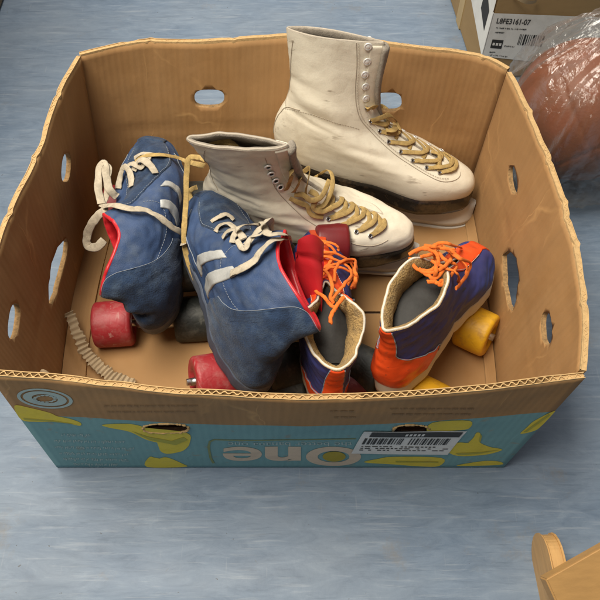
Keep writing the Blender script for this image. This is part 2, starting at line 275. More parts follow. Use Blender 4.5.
def flat_solid(wall,a0,a1,zt,holes):
    """wall built flat as (metres along, depth, height), holes cut, then bent to its real shape"""
    L_=wall.len; nx=int(L_/.007); nz=30
    mb=MB(); xs=np.linspace(a0*L_,a1*L_,nx+1); zs=np.linspace(0,zt,nz+1)
    X,Z=np.meshgrid(xs,zs,indexing='ij')
    mb.grid(np.stack([X,0*X,Z],-1)); mb.grid(np.stack([X,0*X-TH,Z],-1)[::-1])
    for k,(i) in enumerate((0,-1)):
        g=np.array([[(xs[i],0,z),(xs[i],-TH,z)] for z in zs]); mb.grid(g if k==0 else g[::-1])
        g=np.array([[(x,0,zs[i]),(x,-TH,zs[i])] for x in xs]); mb.grid(g[::-1] if k==0 else g)
    me=bpy.data.meshes.new('wall'); me.from_pydata(mb.v,[],mb.f)
    bm=bmesh.new(); bm.from_mesh(me); bmesh.ops.remove_doubles(bm,verts=bm.verts,dist=1e-6); bmesh.ops.recalc_face_normals(bm,faces=bm.faces); bm.to_mesh(me); bm.free()
    o=bpy.data.objects.new('wall',me); COL.objects.link(o)
    for m in (M['card'],M['card_edge'],M['card_print'],M['hole_edge']): me.materials.append(m)
    cut=[]
    for h in holes:
        cm=bpy.data.meshes.new('cut'); n=len(h); vs=[(x*L_,.02,z) for x,z in h]+[(x*L_,-.03,z) for x,z in h]
        cm.from_pydata(vs,[],[tuple(range(n)),tuple(range(2*n-1,n-1,-1))]+[(i,n+i,n+(i+1)%n,(i+1)%n) for i in range(n)])
        bm=bmesh.new(); bm.from_mesh(cm); bmesh.ops.recalc_face_normals(bm,faces=bm.faces); bm.to_mesh(cm); bm.free()
        cm.materials.append(M['hole_edge']); c=bpy.data.objects.new('cut',cm); COL.objects.link(c); cut.append(c)
        md=o.modifiers.new('b','BOOLEAN'); md.operation='DIFFERENCE'; md.object=c; md.solver='EXACT'; md.material_mode='TRANSFER'
    dg=bpy.context.evaluated_depsgraph_get(); ev=o.evaluated_get(dg); nm=bpy.data.meshes.new_from_object(ev,depsgraph=dg)
    o.modifiers.clear(); o.data=nm
    for c in cut: bpy.data.objects.remove(c)
    return o,nm
CORE={'front':.0024,'left':.0008,'right':.0006,'back':.0006}
for wname,wall in WALLS.items():
    hs=[[wall.inv(p,0 if wname=='front' else -TH) for p in h] for h in HOLES[wname]]
    ins=0 if wname in('front','back') else .0065/wall.len
    o,me=flat_solid(wall,ins,1-ins,BH-.003,hs)
    if wname=='front': me.materials[3]=M['hole_shade']  # front hole cuts coloured near-black: the shade inside the holes is painted on
    for hi,h in enumerate(hs if wname=='front' else []):
        hp=smooth_path([(a,z,0) for a,z in h],6,True); q=np.stack([np.cos(np.linspace(0,2*PI,len(hp)))*2,np.sin(np.linspace(0,2*PI,len(hp)))*2,0*hp[:,0]],-1); nz=vnoise(q,5,3)
        rm=MB(); c=hp.mean(0); e=1+.05*nz[:,None]; hp=c+(hp-c)*e; 
        if hi==1: k_=hp[:,1]>c[1]-.0004; hp,nz=hp[k_],nz[k_]; o_=np.argsort(hp[:,0]); hp,nz=hp[o_],nz[o_]
        rm.tube(wall(hp[:,0],hp[:,1],.0002+.0003*nz),.0011+.0005*nz,6,closed=hi==0); rm.build('torn_rim',M['card_edge'],box)
    n=len(me.vertices); V=np.empty(n*3); me.vertices.foreach_get('co',V); V=V.reshape(-1,3)
    W=wall(V[:,0]/wall.len,V[:,2],V[:,1]); me.vertices.foreach_set('co',W.ravel())
    uv=me.uv_layers.new(name='UVMap') if not me.uv_layers else me.uv_layers[0]; uv.name='UVMap'
    li=np.empty(len(me.loops),int); me.loops.foreach_get('vertex_index',li); uv.data.foreach_set('uv',np.stack([V[li,0],V[li,2]],-1).ravel())
    for p in me.polygons:
        ys=[V[i][1] for i in p.vertices]; zz=[V[i][2] for i in p.vertices]
        outer=max(abs(y) for y in ys)<1e-5
        if p.material_index==0 and wname=='front' and outer: p.material_index=2
        if min(zz)>BH-.0031: p.material_index=1
        p.use_smooth = outer or min(abs(y+TH) for y in ys)<1e-5 and max(abs(y+TH) for y in ys)<1e-5
    me.update(); o.parent=box
    # corrugated top edge: two liners and the fluting between them
    rim=MB(); L_=wall.len; A=np.linspace(ins,1-ins,int(L_/.0012)); zt=BH+0*A
    q=np.stack([A*L_,A*0,A*0+wall.seed],-1); crush=np.clip(.5+1.6*vnoise(q,24,9+wall.seed),0,1.3); tear=np.clip(2.0*vnoise(q,42,3+wall.seed)-.45,0,1.3)
    za=zt-.0006-.0012*tear-.0004*crush; zb=zt-.0010*crush
    for w0,w1,ztop in ((0,-.0008,za),(-TH+.0008,-TH,zb)):
        z0=BH-.0034+0*A
        rim.grid(np.stack([wall(A,z0,w0),wall(A,ztop,w0),wall(A,ztop,w1),wall(A,z0,w1)],1),smooth=False)
    ph=2*PI*A*L_/.0072+2.6*vnoise(q,14,2); amp=(TH/2-.0012)*(.85+.3*vnoise(q,40,6))
    for e in (0,):
        wc=-TH/2+amp*np.clip(1.35*np.sin(ph),-1,1); th=.00055
        zt2=zt-.0004-.0013*crush-.0006*vnoise(q,110,4)
        rim.grid(np.stack([wall(A,BH-.0034+0*A,wc+th),wall(A,zt2,wc+th),wall(A,zt2,wc-th),wall(A,BH-.0034+0*A,wc-th)],1),smooth=False)
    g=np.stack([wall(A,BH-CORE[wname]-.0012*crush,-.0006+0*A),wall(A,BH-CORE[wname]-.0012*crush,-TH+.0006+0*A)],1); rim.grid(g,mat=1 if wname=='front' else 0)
    rim.build('corrugated_edge',[M['card_edge'],M['card_core'],M['hole_edge']],o)
# bottom and the glued flaps along the short sides
def span(a0,a1,u0,u1,zt,n=30,m=24):
    a=np.linspace(a0,a1,n); L0=WALLS['left'](a,0*a+.004,-TH-.0006+0*a); R0=WALLS['right'](1-a,0*a+.004,-TH-.0006+0*a); w=np.linalg.norm(R0-L0,axis=1)[:,None]; u=np.linspace(0,1,m)[None,:]
    A=(u0 if u0>=0 else w+u0)+0*w; B=(u1 if u1>0 else w+u1)+0*w; d=A+(B-A)*u; P=L0[:,None]+(R0-L0)[:,None]/w[...,None]*d[...,None]; P[...,1]=np.clip(P[...,1],-.1935,.1935); P[...,2]=zt; return P,d
for a0,a1 in ((.005,.495),(.503,.995)):
    P,_=span(a0,a1,0.,-1e-4,.004); Q=P.copy(); Q[...,2]=.0006; mb=MB(); mb.grid(P,smooth=False); mb.grid(Q[::-1],smooth=False)
    for e in ((P[0],Q[0]),(Q[-1],P[-1])): mb.grid(np.stack(e,1),smooth=False)
    mb.build('base_panel',M['card'],box)
mb=MB()
def sheet(mb,quad,th,n=14,m=6,wob=.0012,seed=0):
    q=np.array(quad,float); a,b=np.meshgrid(np.linspace(0,1,n),np.linspace(0,1,m),indexing='ij'); a=a[...,None]; b=b[...,None]
    P=(q[0]*(1-a)+q[1]*a)*(1-b)+(q[3]*(1-a)+q[2]*a)*b; P[...,2]+=wob*(1+vnoise(P,25,seed))
    Q=P.copy(); Q[...,2]-=th
    mb.grid(P,smooth=False); mb.grid(Q[::-1],smooth=False)
    for e in ((P[0],Q[0]),(Q[-1],P[-1]),(Q[:,0],P[:,0]),(P[:,-1],Q[:,-1])): mb.grid(np.stack(e,1),smooth=False,mat=1)
for u0,u1 in ((.0,.025),(-.010,-1e-4)):
    P,d=span(.02,.98,u0,u1,.007,40,6); e=d-d[:,:1] if u0==0 else d[:,-1:]-d; P[...,2]=.0075+.010*(1-e/e.max())**1.5+.0012*vnoise(P,25,3); Q=P.copy(); Q[...,2]-=.003; mb=MB()
    mb.grid(P,smooth=False); mb.grid(Q[::-1],smooth=False)
    for g in ((P[0],Q[0]),(Q[-1],P[-1]),(Q[:,0],P[:,0]),(P[:,-1],Q[:,-1])): mb.grid(np.stack(g,1),smooth=False,mat=1)
    mb.build('bottom_flap',[M['card'],M['card_edge']],box)
# second layer of board folded up inside the front wall
FWW=WALLS['front']; A_,Z_=np.meshgrid(np.linspace(.03,.97,60),np.linspace(.006,.192,20),indexing='ij'); mb=MB(); mb.grid(FWW(A_,Z_,-TH-.006+0*A_)); mb.grid(FWW(A_,Z_,-TH-.009+0*A_)[::-1])
mb.grid(np.stack([FWW(A_[:,-1],Z_[:,-1],-TH-.006+0*A_[:,-1]),FWW(A_[:,-1],Z_[:,-1],-TH-.009+0*A_[:,-1])],1)); mb.build('inner_flap',M['card'],box)
# torn scrap of liner hanging in the near left corner
mb=MB(); a,b_=np.meshgrid(np.linspace(0,1,14),np.linspace(0,1,9),indexing='ij')
P=np.stack([-.232+.030*a,-.180+.016*b_-.006*a,.150+.026*np.sin(PI*a)*(.4+.6*b_)+.004*np.sin(9*a+3*b_)],-1); mb.grid(P); mb.grid(P+np.array([0,.0005,-.0006])); mb.build('torn_liner',mat('torn liner',(.36,.27,.17,1),.9,.2,60,.3),box)
# printing on the front
FW=WALLS['front']; FL=FW.len
def flat_mesh(bm,matl,name,parent,off=.0004,xf=None):
    """bm in (metres along, 0, height) -> bent on to the front wall"""
    for _ in range(3):
        es=[e for e in bm.edges if e.calc_length()>.018]
        if es: bmesh.ops.subdivide_edges(bm,edges=es,cuts=1); bmesh.ops.triangulate(bm,faces=bm.faces)
    V=np.array([v.co[:] for v in bm.verts]); W=FW(V[:,0]/FL,V[:,2],off+V[:,1])
    for v,w in zip(bm.verts,W): v.co=w
    me=bpy.data.meshes.new(name); bm.to_mesh(me); bm.free(); me.materials.append(matl); o=bpy.data.objects.new(name,me); COL.objects.link(o); o.parent=parent; return o
def add_poly(bm,pts,y=0.):
    vs=[bm.verts.new((x,y,z)) for x,z in pts]; f=bm.faces.new(vs); bmesh.ops.triangulate(bm,faces=[f])
def pxpoly(pts): return [(lambda q:(q[0]*FL,q[1]))(FW.inv(p,0)) for p in pts]
def ink(name,c,rough=.85): return mat(name,c,rough,.16,60,.1,500,dirt=(.26,.20,.10,1),dirt_amt=.35,dscale=60)
M['ink_yellow']=ink('banana yellow ink',(.74,.60,.06,1)); M['ink_green']=ink('dark stem ink',(.42,.40,.06,1)); M['ink_pink']=ink('pale pink ink',(.66,.53,.40,1)); M['ink_pale']=ink('pale teal ink',(.40,.52,.51,1)); M['ink_teal']=ink('teal ink',(.10,.22,.24,1)); M['ink_brown']=ink('brown ink',(.27,.155,.065,1)); M['ink_gold']=ink('gold ink',(.40,.32,.03,1))
BAN=[[(15,406),(30,408),(50,413),(58,416.5),(70,419),(81,423),(80,426),(68,423.5),(54,422),(38,422),(22,420)],
 [(103,425),(127,424),(140,426),(147,428),(187,433),(190,443),(186,449),(180,452),(167,454),(160,450),(165,445),(147,440),(130,432),(110,428)],
 [(147,467),(150,457),(158,459),(167,457.5),(183,464),(185,467)],
 [(432,423),(469,421),(468,429),(450,431),(428,434)],
 [(447,450),(457,443),(468,443),(473,438),(476,433),(480,434),(479,442),(489,447),(500,449),(500,451),(484,455),(457,456)],
 [(364,462.5),(378,459),(393,457),(441,458),(439,466),(420,466.5),(393,464.5)],[(457,466),(470,463),(487,461),(500,462),(499,465)],
 [(520,434),(526,428),(534,421),(554,411),(550,417),(541,426),(534,431)]]
bm=bmesh.new()
bm.free()
for b_ in BAN:
    b_=[(p[0],p[1]) for p in smooth_path([(x,y,0) for x,y in b_],4,True)]; bm=bmesh.new(); add_poly(bm,pxpoly(b_)); flat_mesh(bm,M['ink_yellow'],'printed_banana',box)
for b_ in [[(24,418),(54,420.5),(79,424.5),(54,421.8),(25,419.6)],[(132,431),(150,437),(172,441),(184,437),(188,440),(176,445),(150,440)],[(480,434),(481.5,436),(480,442),(478.5,441)],[(455,453),(480,452),(500,449.7),(480,453.5),(458,455)],[(395,461),(438,461.5),(438,462.5),(396,462.3)],[(523,432),(548,414),(550,415),(526,432)]]:
    bm=bmesh.new(); add_poly(bm,pxpoly(b_),.0003); flat_mesh(bm,M['ink_green'],'banana_shading',box)
def text_bm(s,size,flip=True,bold=0.):
    cu=bpy.data.curves.new('t','FONT'); cu.body=s; cu.size=1; cu.align_x='CENTER'; cu.offset=bold; o=bpy.data.objects.new('t',cu); COL.objects.link(o)
    dg=bpy.context.evaluated_depsgraph_get(); me=bpy.data.meshes.new_from_object(o.evaluated_get(dg),depsgraph=dg); bpy.data.objects.remove(o)
    return me
def text_on(bm,s,rect_px,mir=False,bold=0.,y=0.,upside=True,mapf=None):
    """lettering fitted to a pixel quad (tl,tr,br,bl as seen) on the front wall; upside down as printed"""
    me=text_bm(s,1,bold=bold); V=np.array([v.co[:] for v in me.vertices]); lo=V.min(0); hi=V.max(0); U=(V-lo)/np.maximum(hi-lo,1e-6)
    if upside: U[:,:2]=1-U[:,:2]
    q=np.array(mapf if mapf is not None else pxpoly(rect_px)); a=U[:,0:1]; b=1-U[:,1:2]
    P=(q[0]*(1-a)+q[1]*a)*(1-b)+(q[3]*(1-a)+q[2]*a)*b
    vs=[bm.verts.new((p[0],y,p[1])) for p in P]
    for f in me.polygons:
        try: bm.faces.new([vs[i] for i in f.vertices])
        except ValueError: pass
    bmesh.ops.triangulate(bm,faces=bm.faces)
bm=bmesh.new(); text_on(bm,'e',[(223,447),(262,447),(262,461),(223,461)],bold=.012); text_on(bm,'n',[(265,447),(301,447),(301,461),(265,461)],bold=.035); text_on(bm,'O',[(306,447),(361,447),(361,466),(306,466)],bold=.035)
flat_mesh(bm,M['ink_pink'],'printed_lettering',box)
bm=bmesh.new(); add_poly(bm,pxpoly(ell(334,456.5,11.5,5))); flat_mesh(bm,M['ink_gold'],'printed_dot',box,off=.0007)
bm=bmesh.new(); text_on(bm,'the better banana one',[(228,442.2),(352,442.2),(352,446.2),(228,446.2)])
# block of fine unreadable print, faint
random.seed(3)
for r,(y0,xa,xb) in enumerate([(434,62,92),(440,55,120),(446.5,56,132),(452.5,60,128),(458,64,126),(463,74,118)]):
    x=xa
    while x<xb:
        for _ in range(random.randint(2,7)):
            w=random.choice([.7,1.0,1.3,1.5]); h=random.choice([1.5,1.9,2.3,2.6]); yy=y0+(x-60)*.02+random.choice([0,0,.4,-.3])
            k=random.random()
            if k<.55: add_poly(bm,pxpoly([(x,yy),(x+w,yy),(x+w,yy+h*.35),(x+w*.45,yy+h*.35),(x+w*.45,yy+h),(x,yy+h)]))
            elif k<.8: add_poly(bm,pxpoly([(x,yy),(x+w*.4,yy),(x+w*.4,yy+h*.65),(x+w,yy+h*.65),(x+w,yy+h),(x,yy+h)]))
            else: add_poly(bm,pxpoly([(x,yy),(x+w*.45,yy),(x+w*.45,yy+h),(x,yy+h)]))
            x+=w+.45
        x+=1.3
flat_mesh(bm,M['ink_pale'],'fine_print',box)
bm=bmesh.new()
def ring_px(bm,outer,inner,y=0.):
    o=pxpoly(outer); i=pxpoly(inner); n=len(o); a=[bm.verts.new((p[0],y,p[1])) for p in o]; b=[bm.verts.new((p[0],y,p[1])) for p in i]
    for k in range(n): bm.faces.new((a[k],a[(k+1)%n],b[(k+1)%n],b[k]))
fr_o=[(356,438.6),(214,439.4),(209,441.5),(207.5,447),(209.5,458),(212.5,463.5)]; fr_i=[(356,439.5),(215,440.4),(211,442.3),(210,447.5),(212,458),(215,463.3)]
o_=pxpoly(fr_o); i_=pxpoly(fr_i); a=[bm.verts.new((p[0],0,p[1])) for p in o_]; b=[bm.verts.new((p[0],0,p[1])) for p in i_]
for k in range(5): bm.faces.new((a[k],a[k+1],b[k+1],b[k]))
flat_mesh(bm,ink('olive frame ink',(.22,.27,.12,1)),'printed_frame',box)
bm=bmesh.new(); ring_px(bm,ell(45.5,398.8,28,9.6,40,ang=.11),ell(45.5,398.8,24.5,8.0,40,ang=.11)); ring_px(bm,ell(45.5,398.8,22,7,40,ang=.11),ell(45.5,398.8,13,4.2,40,ang=.11))
for k in range(14):
    t=2*PI*k/14; cx,cy=45.5+17*math.cos(t)*.6,398.8+5.6*math.sin(t)*.6; add_poly(bm,pxpoly(ell(cx,cy,2.2,.7,8)),.0002)
flat_mesh(bm,M['ink_pale'],'printed_emblem',box,off=.0005)
bm=bmesh.new()
for (xa,xb,y0) in [(105,190,405.5),(108,196,411.5),(390,470,408.5),(392,470,414),(330,352,411),(334,350,417)]:
    x=xa
    while x<xb:
        for _ in range(random.randint(2,8)):
            w=random.choice([.7,1.0,1.3]); h=random.choice([1.2,1.6,2.0]); add_poly(bm,pxpoly([(x,y0),(x+w,y0),(x+w,y0+h*.4),(x+w*.5,y0+h*.4),(x+w*.5,y0+h),(x,y0+h)])); x+=w+.5
        x+=1.2
flat_mesh(bm,M['ink_brown'],'faint_print',box)
# the white label, stuck askew across the right hand hole
LQ=np.array(pxpoly([(364,431.2),(466.5,431),(447,454.5),(351,453.2)]))
def lab(u,v): return tuple((LQ[0]*(1-u)+LQ[1]*u)*(1-v)+(LQ[3]*(1-u)+LQ[2]*u)*v)
def lrect(bm,u0,v0,u1,v1,y): add_poly(bm,[lab(u0,v0),lab(u1,v0),lab(u1,v1),lab(u0,v1)],y)
M['paper']=mat('white label paper',(.78,.78,.75,1),.6,.06,40,.1,400,dirt=(.42,.40,.36,1),dirt_amt=.4); M['ink_black']=mat('black print',(.03,.03,.03,1),.7,.2,120,0)
bm=bmesh.new(); lrect(bm,0,0,1,1,0); sl=flat_mesh(bm,M['paper'],'shipping_label',box,off=.0010)
bm=bmesh.new(); lrect(bm,.08,.03,.97,.24,.0)
u=.05; random.seed(11)
while u<.9:
    w=random.choice([.008,.012,.02,.026]); 
    if not .45<u<.48: lrect(bm,u,.3,u+w,.56,0)
    u+=w+random.choice([.008,.012,.018])
for v in (.64,.72,.80):
    u=.06
    while u<.9:
        w=random.uniform(.02,.06); 
        if random.random()<.75: lrect(bm,u,v,u+w,v+.03,0)
        u+=w+.015
flat_mesh(bm,M['ink_black'],'label_print',sl,off=.0014)
bm=bmesh.new()
for u0 in (.42,.46,.50,.54,.58): lrect(bm,u0,.09,u0+.025,.18,0)
flat_mesh(bm,M['paper'],'label_heading',sl,off=.0017)
# ------------------------------------------------------------------ shoe lasts: closed surfaces S(t, v)
GS=[0,.25,.5,.75,1.]
class Last:
    """surface S(t,v): t runs round the foot (0 heel, .25 right side, .5 toe/front), v from sole to collar"""
    def __init__(s, rings, bend=None, curve=0., warp=None, blunt=1., top=None, wr=(0,0), seed=0, dents=()):
        s.top=top; s.wr=wr; s.seed=seed; s.dents=dents
        s.blunt=blunt
        s.v=[r[0] for r in rings]; s.r=np.array([list(r[1:5])+list(r[5]) for r in rings],float)
        s.bend=bend; s.curve=curve; s.warp=warp
    def __call__(s,t,v,off=0.):
        t=np.asarray(t,float); v=np.asarray(v,float); t,v=np.broadcast_arrays(t,v)
        P=s.raw(t,v); off=np.asarray(off,float)+s.disp(t,v,P)
        if np.any(off!=0): P=P+s.normal(t,v)*off[...,None]
        return P
    def disp(s,t,v,P):
        d=s.wr[0]*vnoise(P,38,s.seed)+s.wr[1]*vnoise(P*np.array([1,1,2.]),95,s.seed+3)
        for t0,v0,st,sv,am in s.dents:
            dt=(t-t0+.5)%1-.5; d=d+am*np.exp(-(dt/st)**2-((v-v0)/sv)**2)
        return d
    def normal(s,t,v):
        e=2e-3
        a=s.raw(t+e,v)-s.raw(t-e,v); b=s.raw(t,np.clip(v+e,0,1))-s.raw(t,np.clip(v-e,0,1))
        n=np.cross(a,b); return n/np.maximum(np.linalg.norm(n,axis=-1,keepdims=True),1e-9)
    def raw(s,t,v):
        t=np.asarray(t,float)%1; v=np.asarray(v,float)
        if s.top is not None: v=v*s.top(t)
        p=cr_interp(s.v,s.r,v); ph=2*np.pi*t; u=(1-np.cos(ph))/2
        sn=np.sin(ph)
        g=np.zeros_like(u); G=p[...,4:9]
        gi=np.clip((u*4).astype(int),0,3); f=u*4-gi; f=f*f*(3-2*f)*.5+f*.5
        a=np.take_along_axis(G,gi[...,None],-1)[...,0]; b=np.take_along_axis(G,gi[...,None]+1,-1)[...,0]
        g=a+(b-a)*f
        ex=.9-.25*np.clip(np.abs(u-.5)*2,0,1)*np.clip(1.3-2.2*v,0,1)*s.blunt
        x=np.sign(sn)*np.abs(sn)**ex*g
        y=p[...,0]+(p[...,2]-p[...,0])*u; z=p[...,1]+(p[...,3]-p[...,1])*u
        x=x+s.curve*np.clip((y-.0)/.13,-.3,1.2)**2*np.sign(y)
        P=np.stack([x,y,z],-1)
        if s.warp is not None: P=s.warp(P,t,v)
        if s.bend is not None:
            z0,h,ang=s.bend[:3]   # bend sideways (towards +x for ang>0) about y
            k=ang/h; d=np.clip(P[...,2]-z0,0,None); c=np.minimum(d,h); e=d-c
            th=k*c; R=1/k
            X=P[...,0]
            xx=np.where(d>0, R-(R-X)*np.cos(th)+e*np.sin(th), X)
            zz=np.where(d>0, z0+(R-X)*np.sin(th)+e*np.cos(th), P[...,2])
            P=np.stack([xx,P[...,1],zz],-1)
        return P
ICE=[(0,-.116,.024,.128,.004,[.028,.031,.029,.043,.034]),
 (.08,-.124,.040,.134,.014,[.033,.035,.034,.048,.040]),
 (.16,-.127,.056,.134,.028,[.034,.036,.036,.048,.040]),
 (.25,-.127,.072,.122,.040,[.033,.035,.037,.045,.032]),
 (.35,-.124,.088,.090,.052,[.031,.034,.038,.039,.027]),
 (.45,-.117,.104,.053,.068,[.028,.033,.036,.034,.023]),
 (.55,-.110,.120,.020,.089,[.026,.031,.033,.029,.019]),
 (.65,-.107,.138,-.002,.118,[.024,.028,.029,.027,.020]),
 (.76,-.108,.160,-.008,.148,[.022,.025,.025,.023,.017]),
 (.88,-.111,.186,-.006,.180,[.020,.022,.020,.018,.013]),
 (1.,-.113,.210,-.004,.207,[.018,.019,.017,.014,.010])]
SNK=[(0,-.128,.006,.133,.006,[.036,.038,.034,.048,.044]),
 (.1,-.135,.020,.138,.016,[.040,.042,.037,.052,.048]),
 (.2,-.136,.036,.136,.030,[.040,.042,.038,.052,.047]),
 (.3,-.134,.052,.122,.044,[.037,.040,.038,.048,.042]),
 (.42,-.130,.068,.090,.058,[.033,.037,.038,.043,.035]),
 (.55,-.127,.086,.055,.076,[.030,.035,.037,.038,.029]),
 (.68,-.126,.104,.028,.096,[.027,.034,.036,.034,.026]),
 (.82,-.127,.122,.014,.116,[.025,.033,.034,.031,.016]),
 (1.,-.129,.142,.008,.140,[.020,.033,.034,.030,.010])]
ORG=[(0,-.112,.006,.122,.006,[.030,.030,.024,.041,.038]),
 (.1,-.117,.020,.127,.016,[.034,.033,.027,.044,.041]),
 (.2,-.119,.034,.125,.029,[.034,.033,.030,.044,.040]),
 (.3,-.119,.048,.112,.042,[.030,.033,.034,.043,.036]),
 (.42,-.117,.062,.084,.056,[.028,.032,.034,.037,.030]),
 (.55,-.114,.077,.052,.072,[.027,.031,.034,.034,.026]),
 (.68,-.113,.092,.028,.090,[.028,.032,.036,.035,.026]),
 (.84,-.115,.108,.010,.110,[.025,.032,.038,.038,.032]),
 (1.,-.119,.124,.000,.130,[.020,.031,.040,.043,.038])]
class Shoe:
    def __init__(s,name,label,cat,L,R,T,sc,group=None):
        s.L=L; s.R=np.array(R,float); u,_,vt=np.linalg.svd(s.R); s.R=u@vt; s.T=np.array(T,float); s.sc=sc
        s.root=empty(name,label,cat,s.T,s.R,group)
        ta=np.linspace(0,1,145)[:-1]; va=np.linspace(0,1,81); t,v=np.meshgrid(ta,va,indexing='ij'); s.gt,s.gv=t,v; s.gp=s.w(s.S(t,v)); s.gpx=proj(s.gp)
        s.ga=(np.roll(s.gpx,-1,0)-np.roll(s.gpx,1,0))/(2/144); s.gb=np.gradient(s.gpx,va,axis=1)
        n=s.L.normal(t,v)@s.R.T; s.vis=np.sum(n*(CC-s.gp),-1)>0
        # orientation of the normal: outward
        c=s.gp.reshape(-1,3).mean(0)
        if np.mean(np.sum(n*(s.gp-c),-1))<0: s.sg=-1.; s.vis=~s.vis
        else: s.sg=1.
    def S(s,t,v,off=0.): return s.sc*s.L(t,v,s.sg_()*np.asarray(off,float)/s.sc)
    def sg_(s): return getattr(s,'sg',1.)
    def w(s,P): return np.asarray(P)@s.R.T+s.T
    def loc(s,P): return (np.asarray(P)-s.T)@s.R
    def inv(s,px):
        d=np.sum((s.gpx-np.array(px,float))**2,-1)+np.where(s.vis,0,1e5); i=np.unravel_index(np.argmin(d),d.shape); x=np.array([s.gt[i],s.gv[i]])
        J=np.stack([s.ga[i],s.gb[i]],1); r=np.array(px,float)-s.gpx[i]
        st=np.linalg.solve(J.T@J+4.*np.eye(2),J.T@r); x=x+np.clip(st,-.012,.012); x[1]=np.clip(x[1],0,1); return x
    def tri_grid(s,nt=120,nv=70):
        t,v=np.meshgrid(np.linspace(0,1,nt+1)[:-1],np.linspace(0,1,nv),indexing='ij'); return t,v
    def upper(s,mt,name='upper'):
        t,v=s.tri_grid(); mb=MB(); mb.grid(s.S(t,v),wu=True); return mb.build(name,mt,s.root)
    def lining(s,mt,vlow=.3,th=.004,name='lining',ragged=0.,dark=None,pad=0.):
        t=np.linspace(0,1,121)[:-1]; mb=MB(); rows=[s.S(t,1+0*t,0*t),s.S(t,1+0*t,0*t-th*.5)+np.array([0,0,.0012]),s.S(t,1+0*t,0*t-th)]
        lo=vlow+ragged*(vnoise(np.stack([np.cos(2*PI*t)*3,np.sin(2*PI*t)*3,t*0],-1),2.3,4)+.4*vnoise(np.stack([np.cos(2*PI*t)*3,np.sin(2*PI*t)*3,t*0],-1),9,4))
        for k in np.linspace(0,1,14)[1:]: rows.append(s.S(t,1-(1-lo)*k,0*t-th-pad*math.sin(PI*min(1,k*1.15+.0))**.7*(k<.87)-pad*.6*(k>=.87)))
        if ragged: rows.append(s.S(t,lo-.01,0*t-th+.001))
        mb.grid(np.stack(rows,1),wu=True)
        if dark is None: mb.cap(rows[-1],0)
        o=mb.build(name,mt,s.root)
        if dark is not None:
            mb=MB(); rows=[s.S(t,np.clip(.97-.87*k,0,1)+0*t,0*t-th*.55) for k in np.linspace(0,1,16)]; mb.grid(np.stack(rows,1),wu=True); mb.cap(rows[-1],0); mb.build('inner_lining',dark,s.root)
        return o
    def trim(s,mt,r=.002,name='collar_trim',off=-.0015,v=1.,t0=0,t1=1):
        full=(t1-t0)>=.999; t=np.linspace(t0,t1,160)[:-1] if full else np.linspace(t0,t1,120); mb=MB(); mb.tube(s.S(t,v+0*t,off+0*t),r,8,closed=full); return mb.build(name,mt,s.root)
    def overlay(s,fn,mt,name,h=.0013,n=40,m=24,closed=False):
        def ax(k): 
            a=np.linspace(0,1,k); return np.concatenate([[0,.006],a[1:-1],[.994,1]])
        a,b=np.meshgrid(ax(n),ax(m),indexing='ij'); t,v=fn(a,b); off=np.full(a.shape,h)
        off[0]=off[-1]=-.0008; off[:,0]=off[:,-1]=-.0008
        off[1,1:-1]*=.75; off[-2,1:-1]*=.75; off[1:-1,1]*=.75; off[1:-1,-2]*=.75
        mb=MB(); mb.grid(s.S(t,np.clip(v,0,1),off)); return mb.build(name,mt,s.root)
    def quad(s,px,mt,name,h=.0016):
        q=[s.inv(p) for p in px]
        for k in range(1,4):
            while q[k][0]-q[0][0]>.5: q[k][0]-=1
            while q[k][0]-q[0][0]<-.5: q[k][0]+=1
        f=lambda a,b:tuple((q[0][k]*(1-a)+q[1][k]*a)*(1-b)+(q[3][k]*(1-a)+q[2][k]*a)*b for k in(0,1))
        return s.overlay(f,mt,name,h,16,10)
    def path(s,tv,off=.0,n=10):
        P=smooth_path(np.array([[p[0],p[1],0] for p in tv]),n); return s.S(P[:,0],np.clip(P[:,1],0,1),off+0*P[:,0])
    def tvpx(s,pxs):
        q=[s.inv(p) for p in pxs]
        for k in range(1,len(q)):
            while q[k][0]-q[k-1][0]>.5: q[k][0]-=1
            while q[k][0]-q[k-1][0]<-.5: q[k][0]+=1
        return q
    def seam(s,mt,paths,r=.0005,name='seam',off=.0003,dash=False):
        if len(paths)>1: return [s.seam(mt,[q],r,name,off,dash) for q in paths]
        mb=MB()
        for tv in paths:
            P=s.path(tv,off,14)
            if not dash: mb.tube(P,r,6)
            else:
                d=np.concatenate([[0],np.cumsum(np.linalg.norm(np.diff(P,axis=0),axis=1))]); x=0
                while x<d[-1]-.003:
                    k=np.array([np.interp(x+np.array([0,.0011,.0022]),d,P[:,j]) for j in range(3)]).T; mb.tube(k,r,5); x+=.0034
        return mb.build(name,mt,s.root)
    def eyelets(s,tvs,r=.0026,mt='eyelet',name='eyelet',hole=True):
        for t,v in tvs:
            p=s.S(np.array([t]),np.array([v]),np.array([.0016]))[0]; n=s.sg*s.L.normal(np.array([t]),np.array([v]))[0]
            a=np.cross(n,[0,.3,1]); a/=np.linalg.norm(a); b=np.cross(n,a); an=np.linspace(0,2*PI,18)[:-1]
            mb=MB(); C=p+r*(np.cos(an)[:,None]*a+np.sin(an)[:,None]*b); mb.tube(C,r*.33,6,closed=True)
            rr=.62 if hole else .9; mb.cap(p+n*.0004+r*rr*(np.cos(an)[:,None]*a+np.sin(an)[:,None]*b),1 if hole else 0,True,p+n*(.0004 if hole else .0026))
            mb.build(name,[M[mt],M['hole']],s.root)
SHOES=[]
def hit_init():
    V=[];F=[]
    for sh in SHOES:
        t,v=sh.tri_grid(90,60); P=sh.w(sh.S(t,v)); o=len(V); V+=[Vector(p) for p in P.reshape(-1,3)]; n,m=t.shape
        for i in range(n):
            for j in range(m-1): F.append((o+i*m+j,o+((i+1)%n)*m+j,o+((i+1)%n)*m+j+1,o+i*m+j+1))
    return BVHTree.FromPolygons(V,F)
